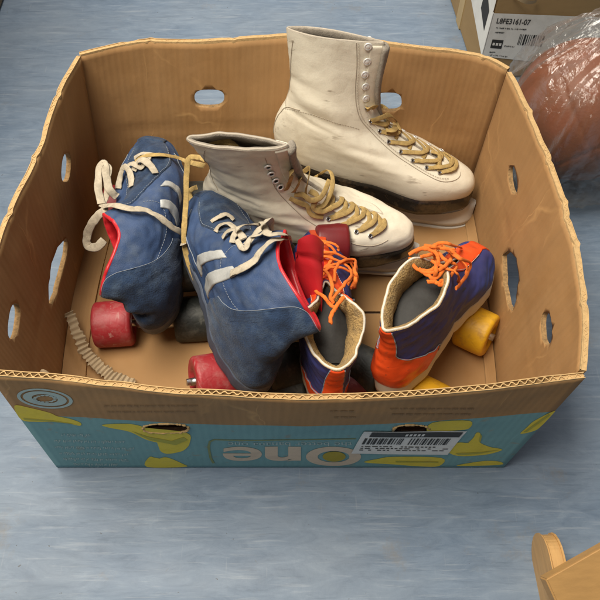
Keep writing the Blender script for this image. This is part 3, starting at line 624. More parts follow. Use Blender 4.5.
def lace_mesh(sh,items,mt,w=.0032,flat=.3,name='lace',n=10,rough=.0004,twist=0.,seed=0,rnd=False):
    """items: (px, py, lift) laid on whatever shoe is there; (t, v, lift, 'tv') on sh; ('w', x, y, z) world"""
    P=[];Nn=[]
    for it in items:
        if it[0]=='w': P.append(np.array(it[1:4],float)); Nn.append(np.array([0,-.5,.85]))
        elif len(it)==4 and it[3]=='tv':
            t,v=np.array([it[0]]),np.array([it[1]]); P.append(sh.w(sh.S(t,v,np.array([it[2]]))[0])); Nn.append(sh.sg*sh.L.normal(t,v)[0]@sh.R.T)
        else:
            d=ray(it[0],it[1]); d/=np.linalg.norm(d); h=BV.ray_cast(Vector(CC),Vector(d),3.)
            if h[0] is None or np.array(h[1])@d>0:
                p=onz(it[0],it[1],getattr(sh,'zm',sh.T[2]+.05)); nn=np.array([0,-.4,.9])
            else:
                p=np.array(h[0]); nn=np.array(h[1]); nn=nn if nn@(-d)>0 else -nn
                # lift towards the viewer's side of the surface so that it lies on top
            P.append(p+nn*it[2]); Nn.append(nn)
    P=smooth_path(P,n); Nn=smooth_path(Nn,n); k=np.arange(len(P))
    q=np.stack([k*.35,k*0.+seed,k*0.],-1); P=P+rough*np.stack([vnoise(q,1,1+seed),vnoise(q,1,2+seed),vnoise(q,1,3+seed)],-1)
    if twist:
        T=np.gradient(P,axis=0); T/=np.maximum(np.linalg.norm(T,axis=1,keepdims=True),1e-9); Bn=np.cross(T,Nn); Bn/=np.maximum(np.linalg.norm(Bn,axis=1,keepdims=True),1e-9)
        an=twist*vnoise(q,.35,7+seed); Nn=Nn*np.cos(an)[:,None]+Bn*np.sin(an)[:,None]
    ww=w*(.92 if not rnd else 1)*(1+.12*vnoise(q,1,5+seed)); mb=MB(); mb.tube(P,ww,10,flat=flat*(1 if rnd else .6),nrm=Nn)
    return mb.build(name,mt,sh.root,inv=(sh.R,sh.T))
AX=np.eye(3)
def wheel(sh,c,mt,w=.044,r=.0275,tiltR=None):
    """wheel with its axle along the skate's x"""
    c=np.array(c,float); Rm=np.eye(3) if tiltR is None else tiltR; h=w/2; e=.0050
    prof=[(-h+.004,.0085),(-h+.004,.012),(-h+.0015,.0135),(-h,.0155)]
    for k in range(7): 
        a=PI/2*k/6; prof.append((-h+e-e*math.cos(a),r-e+e*math.sin(a)))
    prof+=[(-h*.3,r+.0003),(h*.3,r+.0003)]; prof+=[(-p[0],p[1]) for p in prof[:11][::-1]]
    mb=MB(); mb.lathe(prof,(Rm,c),48); o=mb.build('wheel',mt,sh.root)
    for sg in (-1,1):
        hb=MB(); hb.lathe([(sg*(h-.0045),.0045),(sg*(h-.0040),.0105),(sg*(h-.008),.0112)],(Rm,c),24)
        hb.lathe([(sg*(h+.003),0.0001),(sg*(h+.003),.0048),(sg*(h-.006),.0048)],(Rm,c),6); hb.build('hub',M['steel'],o)
    return o
def truck(sh,y,z_axle,z_top,tr=.078,yb=0):
    mb=MB(); c=np.array([0,y,z_axle])
    an=np.linspace(-tr/2-.02,tr/2+.02,5); mb.tube([(x,y,z_axle) for x in an],.004,10)
    mb.tube([(-.026,y,z_axle),(-.012,y,z_axle+.003),(.012,y,z_axle+.003),(.026,y,z_axle)],[.008,.011,.011,.008],12)
    mb.tube([(0,y,z_axle),(0,y+yb,z_axle*.5+z_top*.5),(0,y+yb*1.2,z_top)],[.010,.008,.012],10)
    return mb.build('truck',M['steel'],sh.root)
def plate(sh,z,y0,y1,w=.017):
    mb=MB(); ys=np.linspace(y0,y1,14); pr=[]
    for y in ys: pr.append([(-w,y,z),(w,y,z),(w,y,z+.004),(-w,y,z+.004)])
    mb.grid(np.array(pr),wv=True,smooth=False); mb.cap(pr[0][::-1]); mb.cap(pr[-1]); return mb.build('sole_plate',M['steel'],sh.root)
def rubber_sole(sh,mt,th=.011,out=.0028,name='sole',vt=.075):
    t=np.linspace(0,1,121)[:-1]; P=sh.S(t,vt+0*t,out+0*t); b=sh.S(t,0*t,out*.8+0*t); b[:,:2]=P[:,:2]; b0=b.copy(); b0[:,2]=P[:,2].min()*0+b[:,2]-th
    mb=MB(); inn=sh.S(t,vt+.01+0*t,-.001+0*t); mb.grid(np.stack([inn,P+np.array([0,0,.0006]),P,(P+b)/2+(P-P.mean(0))*.004,b*.6+b0*.4,b0+np.array([0,0,.0015]),b0*.985+b0.mean(0)*.015],1),wu=True); mb.cap(b0*.985+b0.mean(0)*.015)
    return mb.build(name,mt,sh.root)
# ------------------------------------------------------------------ the white ice skates
def ice(label,R,T,sc,seed,flatten,bend=None,slump=1.):
    rings=[(r[0],*r[1:5],[g*(1-flatten*max(0,(r[0]-.5)*2)) for g in r[5]]) for r in ICE]
    L=Last(rings,blunt=.3,bend=bend,wr=(.0007*slump,.0003*slump),seed=seed,curve=.004,dents=[(.16,.50,.09,.025,-.0022),(.84,.50,.09,.025,-.0022),(.30,.42,.05,.03,-.0016),(.70,.42,.05,.03,-.0016),(.12,.72,.10,.03,-.0014),(.88,.72,.10,.03,-.0014),(.22,.56,.10,.035,-.0032),(.78,.56,.10,.035,-.0032),(.2,.64,.12,.03,.0014),(.25,.45,.06,.05,-.0012)])
    s=Shoe('ice_skate',label,'ice skate',L,R,T,sc,'pair of white ice skates'); SHOES.append(s)
    s.upper(M['ice_leather'],'boot'); s.lining(M['ice_fabric'],.5,.0045); s.trim(M['rim'],.0013,'collar_rim',-.0018)
    gap=lambda v:.012+.012*np.clip((v-.3)/.7,0,1)
    for sg in (-1,1):
        s.overlay(lambda a,b:((.5+sg*(gap(.33+.66*b)+(.075+.02*b)*a)),.33+.66*b),M['ice_leather'],'eyestay',.0016,20,50)
    s.overlay(lambda a,b:(.5+(2*a-1)*gap(.35+.64*b)*(.8+1.1*np.clip((b-.38)/.2,0,1)),.35+.64*b),M['ice_fabric'],'tongue',np.array([(.0004+.0065*min(1,max(0,(b-.36)/.16))) for b in np.concatenate([[0,.006],np.linspace(0,1,40)[1:-1],[.994,1]])])[None,:],10,40)
    # black sole, stacked heel
    t=np.linspace(0,1,121)[:-1]; top=s.S(t,.05+0*t,.0040+0*t); inn=s.S(t,.07+0*t,-.001+0*t); r0=s.S(t,0*t,.003+0*t); r0[:,:2]=top[:,:2]; bot=r0.copy(); bot[:,2]-=.013; bot[:,:2]*=.985
    mb=MB(); mb.grid(np.stack([inn,top+np.array([0,0,.0008]),top,(r0+bot)/2+(r0-r0.mean(0))*.01,bot,bot*.97+bot.mean(0)*.03],1),wu=True); mb.cap(bot*.97+bot.mean(0)*.03,0,False)
    s_=mb.build('sole',M['black_sole'],s.root)
    hl=[]; an=np.linspace(-.2,.2,40)
    up=s.S(an%1,0*an,.002+0*an); lo=up.copy(); up=up.copy(); up[:,2]-=.004; lo[:,2]=-.014*sc; lo[:,:2]*=np.array([.93,.97])
    mb=MB(); mb.grid(np.stack([up,(up+lo)/2,lo],1),wu=True); mb.cap(lo); mb.build('heel',M['black_sole'],s.root)
    # blade in a white guard
    def prof(pts,w,name,mt):
        n=len(pts); mb=MB(); A=[(-w,y,z) for y,z in pts]; B=[(w,y,z) for y,z in pts]; mb.grid(np.array([A,B]),wv=True,smooth=False); mb.poly(A[::-1]); mb.poly(B); return mb.build(name,mt,s.root)
    k=sc
    ys=np.concatenate([np.linspace(-.13,.10,16),.10+.044*np.sin(np.linspace(.1,PI/2,10))]); G=[]
    for y in ys:
        e=max(0.,min(1.,(y+.14)/.02)); f=1 if y<.10 else math.sqrt(max(.02,1-((y-.10)/.0455)**2)); zt=-.012 if y>.04 or y<-.06 else -.020
        G.append([(sx*w*f*k*(.6+.4*e),y*k,z*k) for sx,w,z in ((-1,.011,zt),(-1,.014,-.022),(-1,.023,-.036),(-1,.025,-.041),(1,.025,-.041),(1,.023,-.036),(1,.014,-.022),(1,.011,zt))])
    mb=MB(); mb.grid(np.array(G),wv=True); mb.cap(G[0][::-1]); mb.cap(G[-1]); mb.build('blade_guard',M['guard'],s.root)
    G=[[(p[0]*1.06,p[1]*1.01,z*k) for p,z in ((g[3],-.0475),(g[3],-.0435),(g[4],-.0435),(g[4],-.0475))] for g in G]
    mb=MB(); mb.grid(np.array(G),wv=True,smooth=False); mb.cap(G[0][::-1]); mb.cap(G[-1]); mb.build('guard_base',M['guard'],s.root)
    return s
A=ice('upright white ice skate with empty upper eyelets, standing against the back wall of the box',[[-0.1735,0.9846,0.0218],[-0.9830,-0.1745,0.0554],[0.0583,-0.0118,0.9981]],[.1145,.1805,.0515],1.015,1,.45)
B=ice('leaning white ice skate with shaded grey shaft and tied tan bow, before the upright one',[[-0.1315,0.9885,-0.0747],[-0.99,-0.1348,-0.0412],[-0.0508,0.0685,0.9964]],[.0330,.0890,.0530],.975,2,.40,(.085,.08,.38),2.6)
# ------------------------------------------------------------------ the blue roller skates
def blue(label,R,T,sc,bend,seed,pinch,tng,low,dip,wl,wr_,wfl,wfr,axz,dents,side,trk=.0455,yr=-.092,xo=0.):
    zl=lambda z:z if z<.06 else .06+(z-.06)*low
    rings=[(r[0],-.06+(r[1]+.06)*(1-pinch*max(0,r[0]-.45)),zl(r[2]),-.06+(r[3]+.06)*(1-pinch*max(0,r[0]-.45)),zl(r[4]),[g*(1+tng*max(0,(r[0]-.6))) for g in r[5]]) for r in SNK]
    top=lambda t:1-dip*np.exp(-((np.abs((t%1)-.5)-.24)/.11)**2)
    L=Last(rings,blunt=.6,bend=bend,top=top,wr=(.0026,.0014),seed=seed,curve=.004*side,dents=dents)
    s=Shoe('roller_skate',label,'roller skate',L,R,T,sc,'pair of blue roller skates'); SHOES.append(s)
    s.upper(M['nylon'],'upper'); s.lining(M['red_vinyl'],.45,.005); s.trim(M['red_vinyl'],.0022,'collar_trim',-.0018)
    s.overlay(lambda a,b:(.28+.44*a,.03+(.10+.07*np.sin(PI*a))*b),M['suede'],'toe_guard',.0013,40,14)
    wv=lambda v:.105+.03*np.clip((.62-v)/.3,0,1)
    s.overlay(lambda a,b:(.5+(2*a-1)*(wv(.30+.55*b)*np.sqrt(np.clip(.12+b*4,0,1))),.27+.58*b),M['suede'],'eyestay',.0013,34,36)
    s.overlay(lambda a,b:(.5+(2*a-1)*.05,.17+.13*b),M['suede'],'toe_strip',.0018,10,10)
    s.overlay(lambda a,b:(-.22+.44*a,.03+(.42+.545/(1+(np.abs(a-.5)/.36)**10))*b),M['suede'],'heel_counter',.0014,50,30)
    s.seam(M['piping'],[[(-.22+.44*x,.035+(.42+.545/(1+(abs(x-.5)/.36)**10))) for x in np.linspace(0,1,60)]],.0003,'counter_piping',.0012)
    for q in ([(.40,.25),(.36,.235),(.31,.225),(.26,.22)],[(.60,.25),(.64,.235),(.69,.225),(.74,.22)]): s.seam(M['piping'],[q],.0005,'side_piping',.0004)
    a=[(.5+sg*wv(v)*min(1,math.sqrt(.12+(v-.29)*8))*.93,v) for sg in (1,) for v in np.linspace(.31,.80,10)]; b=[(1-x,v) for x,v in a]
    s.seam(M['piping'],[a,b],.0003,'stitching',.0016,True)
    if tng>0:   # padded vinyl tongue standing up in the opening
        q=[onz(298,240,.208),onz(324,243,.192),onz(322,312,.140),onz(292,288,.135)]; a,b=np.meshgrid(np.linspace(0,1,16),np.linspace(0,1,22),indexing='ij'); a=a[...,None]; b=b[...,None]
        P=(q[0]*(1-a)+q[1]*a)*(1-b)+(q[3]*(1-a)+q[2]*a)*b; n=np.cross(q[1]-q[0],q[3]-q[0]); n/=np.linalg.norm(n); n=n if n[2]>0 else -n
        bul=.007*(np.sin(PI*a)*np.sin(PI*np.clip(b*1.0,0,1)))**.5-.0035*np.exp(-((b-.30)/.035)**2); tp=.010*np.sin(PI*a)*(1-b)*(q[0]-q[3])/np.linalg.norm(q[0]-q[3])
        mb=MB(); mb.grid(s.loc(P+n*bul+tp)); mb.grid(s.loc(P-n*bul*.8+tp)[::-1]); mb.build('tongue',M['red_vinyl'],s.root)
    for q in ([(.12,.60),(.20,.57),(.29,.60),(.36,.70)],[(.88,.60),(.80,.57),(.71,.60),(.64,.70)]): s.seam(M['piping'],[q],.0003,'stitching',.0003,True)
    rubber_sole(s,M['skate_sole'],.010); plate(s,-.018,-.115*sc,.105*sc)
    for y,l,r in ((yr*sc,wl,wr_),(.068*sc,wfl,wfr)):
        truck(s,y,axz,-.016,.086,.008 if y<0 else -.008)
        if y>0: l_=.036
        else: l_=trk
        if l: wheel(s,(-l_+xo,y,axz),M[l],.047,.028)
        if r: wheel(s,(trk+xo,y,axz),M[r],.047,.028)
    mb=MB(); q=np.array([0,.115*sc,-.03]); mb.lathe([(-.016,.0001),(-.016,.012),(-.013,.0145),(.010,.0155),(.013,.013),(.016,.006)],(np.array([[0,0,1],[.6,.8,0],[-.8,.6,0]]).astype(float),q),24); mb.build('toe_stop',M['wheel_black'],s.root)
    return s
Cs=blue('blue roller skate with a collapsed heel over one red and one black rear wheel',[[0.9948,-0.0854,0.0562],[0.0954,0.9731,-0.2096],[-0.0368,0.2139,0.9762]],[-.1565,.0640,.0785],.91,(.042,.06,-1.35),11,.38,0.,.72,.20,'wheel_red','wheel_black','wheel_red','wheel_black',-.0345,
  [(.95,.54,.06,.08,.009),(.945,.33,.055,.05,-.016),(.03,.25,.03,.2,-.004),(.12,.72,.04,.12,.004)],1,.0485,-.107,-.006)
Ds=blue('blue roller skate slumped to the right, bright red tongue showing, with a red rear wheel',[[0.9317,-0.2638,0.2496],[0.273,0.962,-0.0022],[-0.2395,0.0702,0.9683]],[-.0570,-.0270,.0915],.92,(.055,.075,.98),23,.12,.2,1.,.10,'wheel_red','wheel_black','wheel_black','wheel_red',-.037,
  [(.03,.35,.05,.1,-.004),(.0,.6,.05,.1,.004)],-1,.0425,-.092,.010)
# ------------------------------------------------------------------ the orange and blue roller skates
def org(label,R,T,sc,seed,wh,axz,throat=.48,fr=None,pinch=0.,ew=.088,hv=.50):
    top=lambda t:1-throat*np.exp(-((t-.5)/.08)**2)-.10*np.exp(-((np.abs(t-.5)-.30)/.10)**2)
    pf=lambda v:1-pinch*max(0,v-.45)/.55
    rings=[(r[0],-.055+(r[1]+.055)*pf(r[0]),r[2],-.055+(r[3]+.055)*pf(r[0]),r[4],[g*(1-(.26 if pinch==0 else .08)*max(0,r[0]-.5)*2) for g in r[5]]) for r in ORG]
    L=Last(rings,wr=(.0026,.0012),seed=seed,curve=.003,top=top)
    s=Shoe('roller_skate',label,'roller skate',L,R,T,sc,'pair of orange and blue roller skates'); SHOES.append(s)
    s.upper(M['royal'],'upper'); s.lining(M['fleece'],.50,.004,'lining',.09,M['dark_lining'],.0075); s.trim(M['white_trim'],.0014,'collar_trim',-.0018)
    hw=lambda v:.052+.135*np.clip((hv-v)/.28,0,1)**.8
    s.overlay(lambda a,b:((2*a-1)*hw(.02+.97*b),.02+.97*b),M['orange'],'heel_counter',.0014,36,40)
    s.seam(M['piping'],[[(sg*hw(v),v) for v in np.linspace(.03,.98,16)] for sg in (1,-1)],.0006,'counter_piping',.0010)
    wv=lambda v:ew-.012*np.clip((v-.45)/.4,0,1)
    s.overlay(lambda a,b:(.5+(2*a-1)*(wv(.56+.42*b)*np.sqrt(np.clip(.2+b*5,0,1))),.56+.42*b),M['orange'],'eyestay',.0013,40,40)
    s.overlay(lambda a,b:(.5+(2*a-1)*.030,.06+.53*b),M['orange'],'toe_strip',.0013,12,16)
    e=[(.5+wv(v)*min(1,math.sqrt(.2+(v-.56)*12))*.93,v) for v in np.linspace(.57,.96,12)]
    s.seam(M['white_trim'],[e,[(1-x,v) for x,v in e]],.0003,'stitching',.0015,True)
    rubber_sole(s,M['sole_white'],.010,.0012); plate(s,-.018,-.10*sc,.10*sc)
    for y in (-.080*sc,.048*sc):
        truck(s,y,axz,-.016,.058,.008 if y<0 else -.008)
        for x in (-.043,.038): wheel(s,(x,y,axz) if not (fr and x>0 and y>0) else s.loc(np.array(fr)),M[wh if x>0 else 'wheel_black'],.040 if x>0 else .044,.027)
    # tongue sunk inside the opening
    a,b=np.meshgrid(np.linspace(-1,1,16),np.linspace(0,1,24),indexing='ij'); P=np.stack([.030*a*(1-.25*b*b),.042-.125*b,.070+.036*b-.020*b**3-.012*a*a+.008*np.sin(3*b)],-1)*sc
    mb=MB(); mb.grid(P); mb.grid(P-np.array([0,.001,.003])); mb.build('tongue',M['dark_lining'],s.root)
    return s
Fs=org('orange and blue roller skate with yellow wheels, at the right end of the heap',[[0.819,0.5681,-0.081],[-0.557,0.8209,0.1257],[0.1379,-0.0578,0.9888]],[.1745,-.0510,.0640],.93,31,'wheel_yellow',-.036,ew=.098)
Es=org('orange and blue roller skate wedged between the slumped blue skate and the yellow wheeled one',[[0.9955, -0.0641, 0.0692], [0.0746, 0.984, -0.1618], [-0.0578, 0.1662, 0.9844]],[.0455,-.0490,.0625],.87,37,'wheel_maroon',-.036,.34,tuple(onz(331,244,.092)),.24,.125,.36)
Fs.zm=.168; Es.zm=.160; Ds.zm=.185; Cs.zm=.13
BV=hit_init()
# ------------------------------------------------------------------ eyelets, stripes, seams, laces
def mirror(tv): return [(1-t,v) for t,v in tv]
eyA=[(368,46),(367,61),(364.7,74),(365,86),(365.5,98),(366,108),(370,121),(379,131),(388,142),(400,152),(412,161),(426,168),(439,173)]
tA=A.tvpx(eyA); A.eyelets(tA[:5],.0036,'eyelet','hook',False); A.eyelets(tA[5:],.0022,'steel'); A.eyelets(mirror(tA),.0026)
A.seam(M['ice_seam'],[A.tvpx(q) for q in ([(293,40),(291,60),(289,90),(286,106)],[(273,133),(276,120),(281,112),(287,107),(300,110)],[(357,38),(356.5,70),(356,104),(361,120),(372,133),(392,152),(415,168),(437,180),(452,181),(460,172)])],.0005)
def crisscross(s,tv,mt,w,start=0,lift=.0035):
    for k in range(start,len(tv)-1):
        (t,v),(t2,v2)=tv[k],tv[k+1]; 
        lace_mesh(s,[(t,v,.0006,'tv'),(t*.6+.2,v*.9+v2*.1,lift+.001,'tv'),(.5,(v+v2)/2,lift+.003,'tv'),(1-(t2*.6+.2),v2*.9+v*.1,lift+.001,'tv'),(1-t2,v2,.0006,'tv')],mt,w,.32,seed=k)
        lace_mesh(s,[(1-t,v,.0006,'tv'),(1-(t*.6+.2),v*.9+v2*.1,lift-.001,'tv'),(.5,(v+v2)/2,lift+.0005,'tv'),(t2*.6+.2,v2*.9+v*.1,lift-.001,'tv'),(t2,v2,.0006,'tv')],mt,w,.32,seed=k+40)
for k in range(6,len(tA)):
    (t,v),(t2,v2)=tA[k],tA[min(k+1,len(tA)-1)]; lace_mesh(A,[(t,v,.0004,'tv'),(t*.75+.125,v*.8+v2*.2,.0035,'tv'),(t*.35+.325,v*.5+v2*.5,.0045,'tv'),(.5+.02,v*.3+v2*.7,.0035,'tv'),(1-t2*.7-.15,v2,.002,'tv'),(1-t2,v2,.0005,'tv')],M['lace_tan'],.0030,.3,seed=k)
    if k>6: (t0,v0)=tA[k-1]; lace_mesh(A,[(.5-(.5-t)*.62,v*.9+v0*.1,.0018,'tv'),(.5-(.5-t)*.25,v*.6+v0*.4,.0028,'tv'),(.52,v*.4+v0*.6,.0025,'tv'),(1-t0*.7-.15,v0,.0015,'tv')],M['lace_tan'],.0030,.3,seed=k+9)
lace_mesh(A,[(tA[5][0],tA[5][1],.001,'tv'),(372,106,.006),(380,110,.010),(388,116,.010),(394,123,.008),(391,131,.006),(384,130,.004)],M['lace_tan'],.0045,.3,twist=.8,seed=3)
lace_mesh(A,[(tA[6][0],tA[6][1],.001,'tv'),(376,117,.008),(384,119,.009),(392,126,.008),(398,133,.005)],M['lace_tan'],.0035,.3,seed=5)
lace_mesh(A,[(tA[12][0],tA[12][1],.001,'tv'),(438,164,.004),(437,157,.005),(430,153,.003)],M['lace_tan'],.0032,.3,seed=6)
eyB=[(268,166),(271,173),(275.5,180),(280,186.5)]
tB=B.tvpx(eyB); B.eyelets(tB,.0034); B.eyelets(mirror(tB),.003)
loB=B.tvpx([(293,200),(304,206),(316,211),(328,219),(340,226),(356,232),(370,236)])
B.eyelets(loB,.0022,'steel'); 
farB=B.tvpx([(318,186),(328,192),(340,197),(350,202),(361,207),(372,212),(382,219)])
for k in range(2,7):
    (t,v),(t2,v2)=loB[k],farB[k]; (t0,v0)=farB[k-1]; m=lambda f,u,w:(t+(u-t)*f,v+(w-v)*f)
    lace_mesh(B,[(t,v,.0004,'tv'),(*m(.25,t2,v2),.0035,'tv'),(*m(.55,t2,v2),.0045,'tv'),(*m(.85,t2,v2),.0035,'tv'),(t2,v2,.0006,'tv')],M['lace_tan'],.0033,.3,seed=k)
    lace_mesh(B,[(*m(.15,t0,v0),.0010,'tv'),(*m(.45,t0,v0),.0028,'tv'),(*m(.75,t0,v0),.0030,'tv'),(t0,v0,.0008,'tv')],M['lace_tan'],.0034,.32,seed=k+40)
B.seam(M['ice_seam'],[B.tvpx(q) for q in ([(205,150),(210,168),(218,190)],[(265,158),(272,180),(290,205),(310,222),(340,238),(370,246),(388,240)])],.0005)
lt=M['lace_tan']
lace_mesh(B,[(284,187,.006),(286,175,.010),(287,163,.012),(290,152,.010),(296,151,.008),(297,162,.008),(295,176,.008),(291,190,.006)],lt,.0034,.28,twist=.5,seed=11)
lace_mesh(B,[(303,197,.006),(301,184,.010),(299,174,.014),(304,169,.016),(313,173,.016),(322,181,.015),(326,192,.012),(322,204,.008),(314,207,.006)],lt,.0030,.3,twist=.6,seed=12)
lace_mesh(B,[(292,192,.006),(299,193,.012),(307,198,.014),(316,197,.014),(324,188,.012)],lt,.0034,.4,seed=13)
lace_mesh(B,[(306,190,.008),(312,196,.014),(311,206,.010),(320,212,.008),(330,208,.008)],lt,.0034,.4,seed=14)
lace_mesh(B,[(288,195,.006),(297,200,.008),(305,205,.008),(310,214,.006),(322,217,.004)],lt,.0032,.3,seed=15)
# the long loose lace hanging between the two blue skates
lace_mesh(B,[('w',*onz(205,160,.19)),('w',*onz(196,157,.185)),('w',*onz(188,160,.18)),('w',*onz(186.5,180,.165)),('w',*onz(186,205,.150)),('w',*onz(184,228,.142)),('w',*onz(184.5,246,.130)),('w',*onz(188,262,.118)),('w',*onz(195,279,.106)),('w',*onz(205,297,.094)),('w',*onz(211,312,.080)),('w',*onz(214,330,.06))],lt,.0034,.3,twist=.35,seed=21)
lace_mesh(B,[('w',*onz(197,187,.15)),('w',*onz(190,192,.13)),('w',*onz(193,205,.12)),('w',*onz(200,214,.11))],lt,.0034,.3,seed=22)
# inside the collar of the leaning skate: tongue folded back
# blue skates
Cs.quad([(160,186.5),(165,181),(181,199.5),(179.5,207)],M['stripe'],'stripe'); Cs.quad([(160,200),(160.5,207.5),(177,226),(179.5,219)],M['stripe'],'stripe')
Ds.quad([(198,268),(222,250),(227,257.5),(202,277)],M['stripe'],'stripe'); Ds.quad([(205,289),(233,266),(238,274.5),(209,299)],M['stripe'],'stripe')
lc=M['lace_cream']
lace_mesh(Cs,[(137,163,.003),(145,159,.005),(154,158,.005),(163,158,.005),(175,161,.006),(188,164,.010),('w',*onz(204,166,.17))],lt,.0036,.3,seed=31)
lace_mesh(Cs,[(136,159,.003),(147,157,.006),(160,158,.004)],lc,.0030,.35,seed=30)
lace_mesh(Cs,[(119,189,.002),(123,180,.006),(128,172,.009),(133,171,.009),(135,180,.006),(133,188,.003)],lc,.0044,.3,twist=.5,seed=32)
lace_mesh(Cs,[(135,172,.003),(142,166,.008),(148,166,.010),(153,172,.008),(155,176,.004)],lc,.0048,.3,twist=.5,seed=33)
lace_mesh(Cs,[(128,170,.005),(136,168,.008),(144,170,.004),(147,164,.007),(152,163,.006)],lc,.0036,.3,seed=34)
lace_mesh(Cs,[(103,205,.006),(101,190,.012),(103,172,.016),(108,168,.018),(110,180,.016),(112,192,.012),(120,199,.005)],lc,.0052,.25,twist=.7,seed=35)
lace_mesh(Cs,[(107,168,.016),(112,172,.014),(110,184,.012),(108,196,.006),(102,208,.004)],lc,.0040,.3,seed=36)
lace_mesh(Cs,[(103,208,.004),(115,209,.005),(130,213,.006),(145,214,.006),(158,221,.006),(168,228,.006),(178,235,.006),(183,240,.008),(184,246,.008)],lc,.0046,.28,twist=.5,seed=37)
lace_mesh(Cs,[('w',*onz(108,211,.145)),('w',*onz(100,214,.140)),('w',*onz(92,224,.125)),('w',*onz(87,236,.108)),('w',*onz(88,246,.098)),('w',*onz(97,247,.102)),('w',*onz(104,240,.108))],lc,.0056,.22,twist=.5,seed=38)
lace_mesh(Ds,[(212,223,.002),(219,220,.005),(227,219,.006),(233,222,.003)],lc,.0038,.4,seed=41)
lace_mesh(Ds,[(216,233,.002),(222,229,.005),(230,229,.006),(237,233,.003)],lc,.0040,.4,seed=42)
lace_mesh(Ds,[(224,240,.003),(230,236,.006),(238,236,.006),(245,242,.004)],lc,.0042,.4,seed=43)
lace_mesh(Ds,[(233,245,.003),(236,239,.007),(244,235,.010),(254,232,.012),(264,233,.012),(270,238,.010),(263,243,.010),(253,244,.008),(248,252,.006),(243,250,.005),(240,244,.006)],lc,.0034,.4,twist=.4,seed=44)
lace_mesh(Ds,[(248,248,.004),(256,243,.008),(264,238,.012),(272,233,.014),(282,230,.016),(292,233,.014),(294,244,.010)],lc,.0050,.28,twist=.5,seed=45)
lace_mesh(Ds,[(232,274,.002),(240,272,.005),(248,270,.006),(257,264,.006),(265,256,.008),(275,248,.010),(284,241,.010),(290,235,.010)],lc,.0052,.28,twist=.4,seed=46)
lace_mesh(Ds,[(268,240,.010),(277,243,.012),(286,238,.014),(292,236,.012)],lc,.0042,.35,seed=47)
# bright red tongue of the tipped skate
# orange laces
lo_=M['lace_orange']
def olace(s,pts,seed,w=.0019): lace_mesh(s,pts,lo_,min(w,.0021),.6,seed=seed,rough=.0007,n=12,rnd=True)
olace(Es,[(308,255,.004),(315,249,.008),(325,250,.010),(333,257,.008),(325,260,.006),(312,262,.004)],51)
olace(Es,[(306,262,.004),(318,260,.010),(332,261,.012),(343,267,.010),(349,276,.006),(345,286,.004)],52)
olace(Es,[(309,268,.004),(320,274,.008),(334,268,.012),(347,270,.012),(355,277,.012),(354,287,.008),(348,291,.006)],53)
olace(Es,[(334,285,.004),(331,277,.010),(335,270,.014),(345,268,.016),(354,272,.014),(356,281,.010),(350,289,.006)],54)
olace(Es,[(307,278,.004),(316,277,.008),(326,280,.010),(332,288,.008),(330,298,.006),(334,304,.004)],55)
olace(Es,[(310,285,.004),(317,292,.006),(324,298,.006),(330,305,.004),(336,310,.004)],56)
olace(Es,[(344,298,.008),(338,304,.008),(332,314,.006),(330,324,.004)],57,.0028)
olace(Es,[(311,247,.004),(320,246,.008),(331,251,.010),(335,255,.008)],58)
olace(Fs,[(408,256,.006),(418,251,.010),(428,252,.012),(435,258,.012),(436,266,.010),(428,272,.006),(418,271,.006)],61,.0027)
olace(Fs,[(433,280,.006),(434,268,.012),(437,258,.014),(446,256,.014),(456,260,.012),(463,268,.010),(460,280,.008),(452,289,.004)],62,.0027)
olace(Fs,[(432,248,.004),(440,244,.006),(450,246,.006),(460,251,.004)],63)
olace(Fs,[(420,258,.006),(430,256,.010),(442,256,.010),(455,254,.006)],64)
olace(Fs,[(436,252,.005),(444,262,.010),(450,270,.008),(446,280,.006),(438,282,.004)],65)
olace(Fs,[(424,246,.004),(433,249,.008),(447,251,.008),(458,258,.004)],66)
olace(Fs,[(418,270,.006),(427,277,.008),(434,280,.008),(441,272,.010),(449,262,.010)],67)
olace(Es,[(312,252,.003),(322,256,.006),(330,262,.007),(326,270,.006),(314,272,.004)],71)
olace(Es,[(320,284,.004),(328,276,.010),(339,277,.012),(347,283,.010),(345,292,.008)],72)
olace(Es,[(314,262,.006),(326,264,.010),(340,272,.012),(344,282,.012),(340,292,.008),(332,300,.006)],73)
olace(Fs,[(414,254,.006),(424,249,.010),(436,250,.012),(448,256,.012),(458,266,.008),(462,276,.005)],74)
olace(Fs,[(409,259,.006),(414,268,.006),(424,274,.008),(436,272,.012),(446,265,.012),(452,256,.008)],75)
olace(Fs,[(430,262,.008),(440,268,.010),(450,276,.008),(455,284,.004)],76)
olace(Fs,[(426,283,.006),(433,283,.008),(440,286,.006),(447,280,.006)],68,.0022)

for sk,tt in ((A,tA),(B,tB)):
    sm=[sk.tvpx([(285.3,108.5),(300,111.5),(320,117),(345,125),(362,130)])] if sk is A else []
    for q in sm: sk.seam(M['ice_seam'],[q],.00035,'stitching',.0004,True)
A.seam(M['ice_seam'],[A.tvpx([(359,40),(358.5,70),(358,104),(363,119),(374,131.5),(394,150.5),(416,166),(437,177.5),(450,178.5)])],.0003,'stitching',.0014,True)

lace_mesh(B,[('w',*onz(205,147,.222)),('w',*onz(210,142.5,.226)),('w',*onz(219,140.5,.228)),('w',*onz(229,142,.228)),('w',*onz(236,146.5,.224)),('w',*onz(240,152,.214))],M['lace_tan'],.0036,.35,twist=.4,seed=81)
lace_mesh(B,[('w',*onz(214,149,.218)),('w',*onz(222,145,.224)),('w',*onz(231,146.5,.224)),('w',*onz(237,152,.214))],M['lace_tan'],.0032,.35,seed=82)
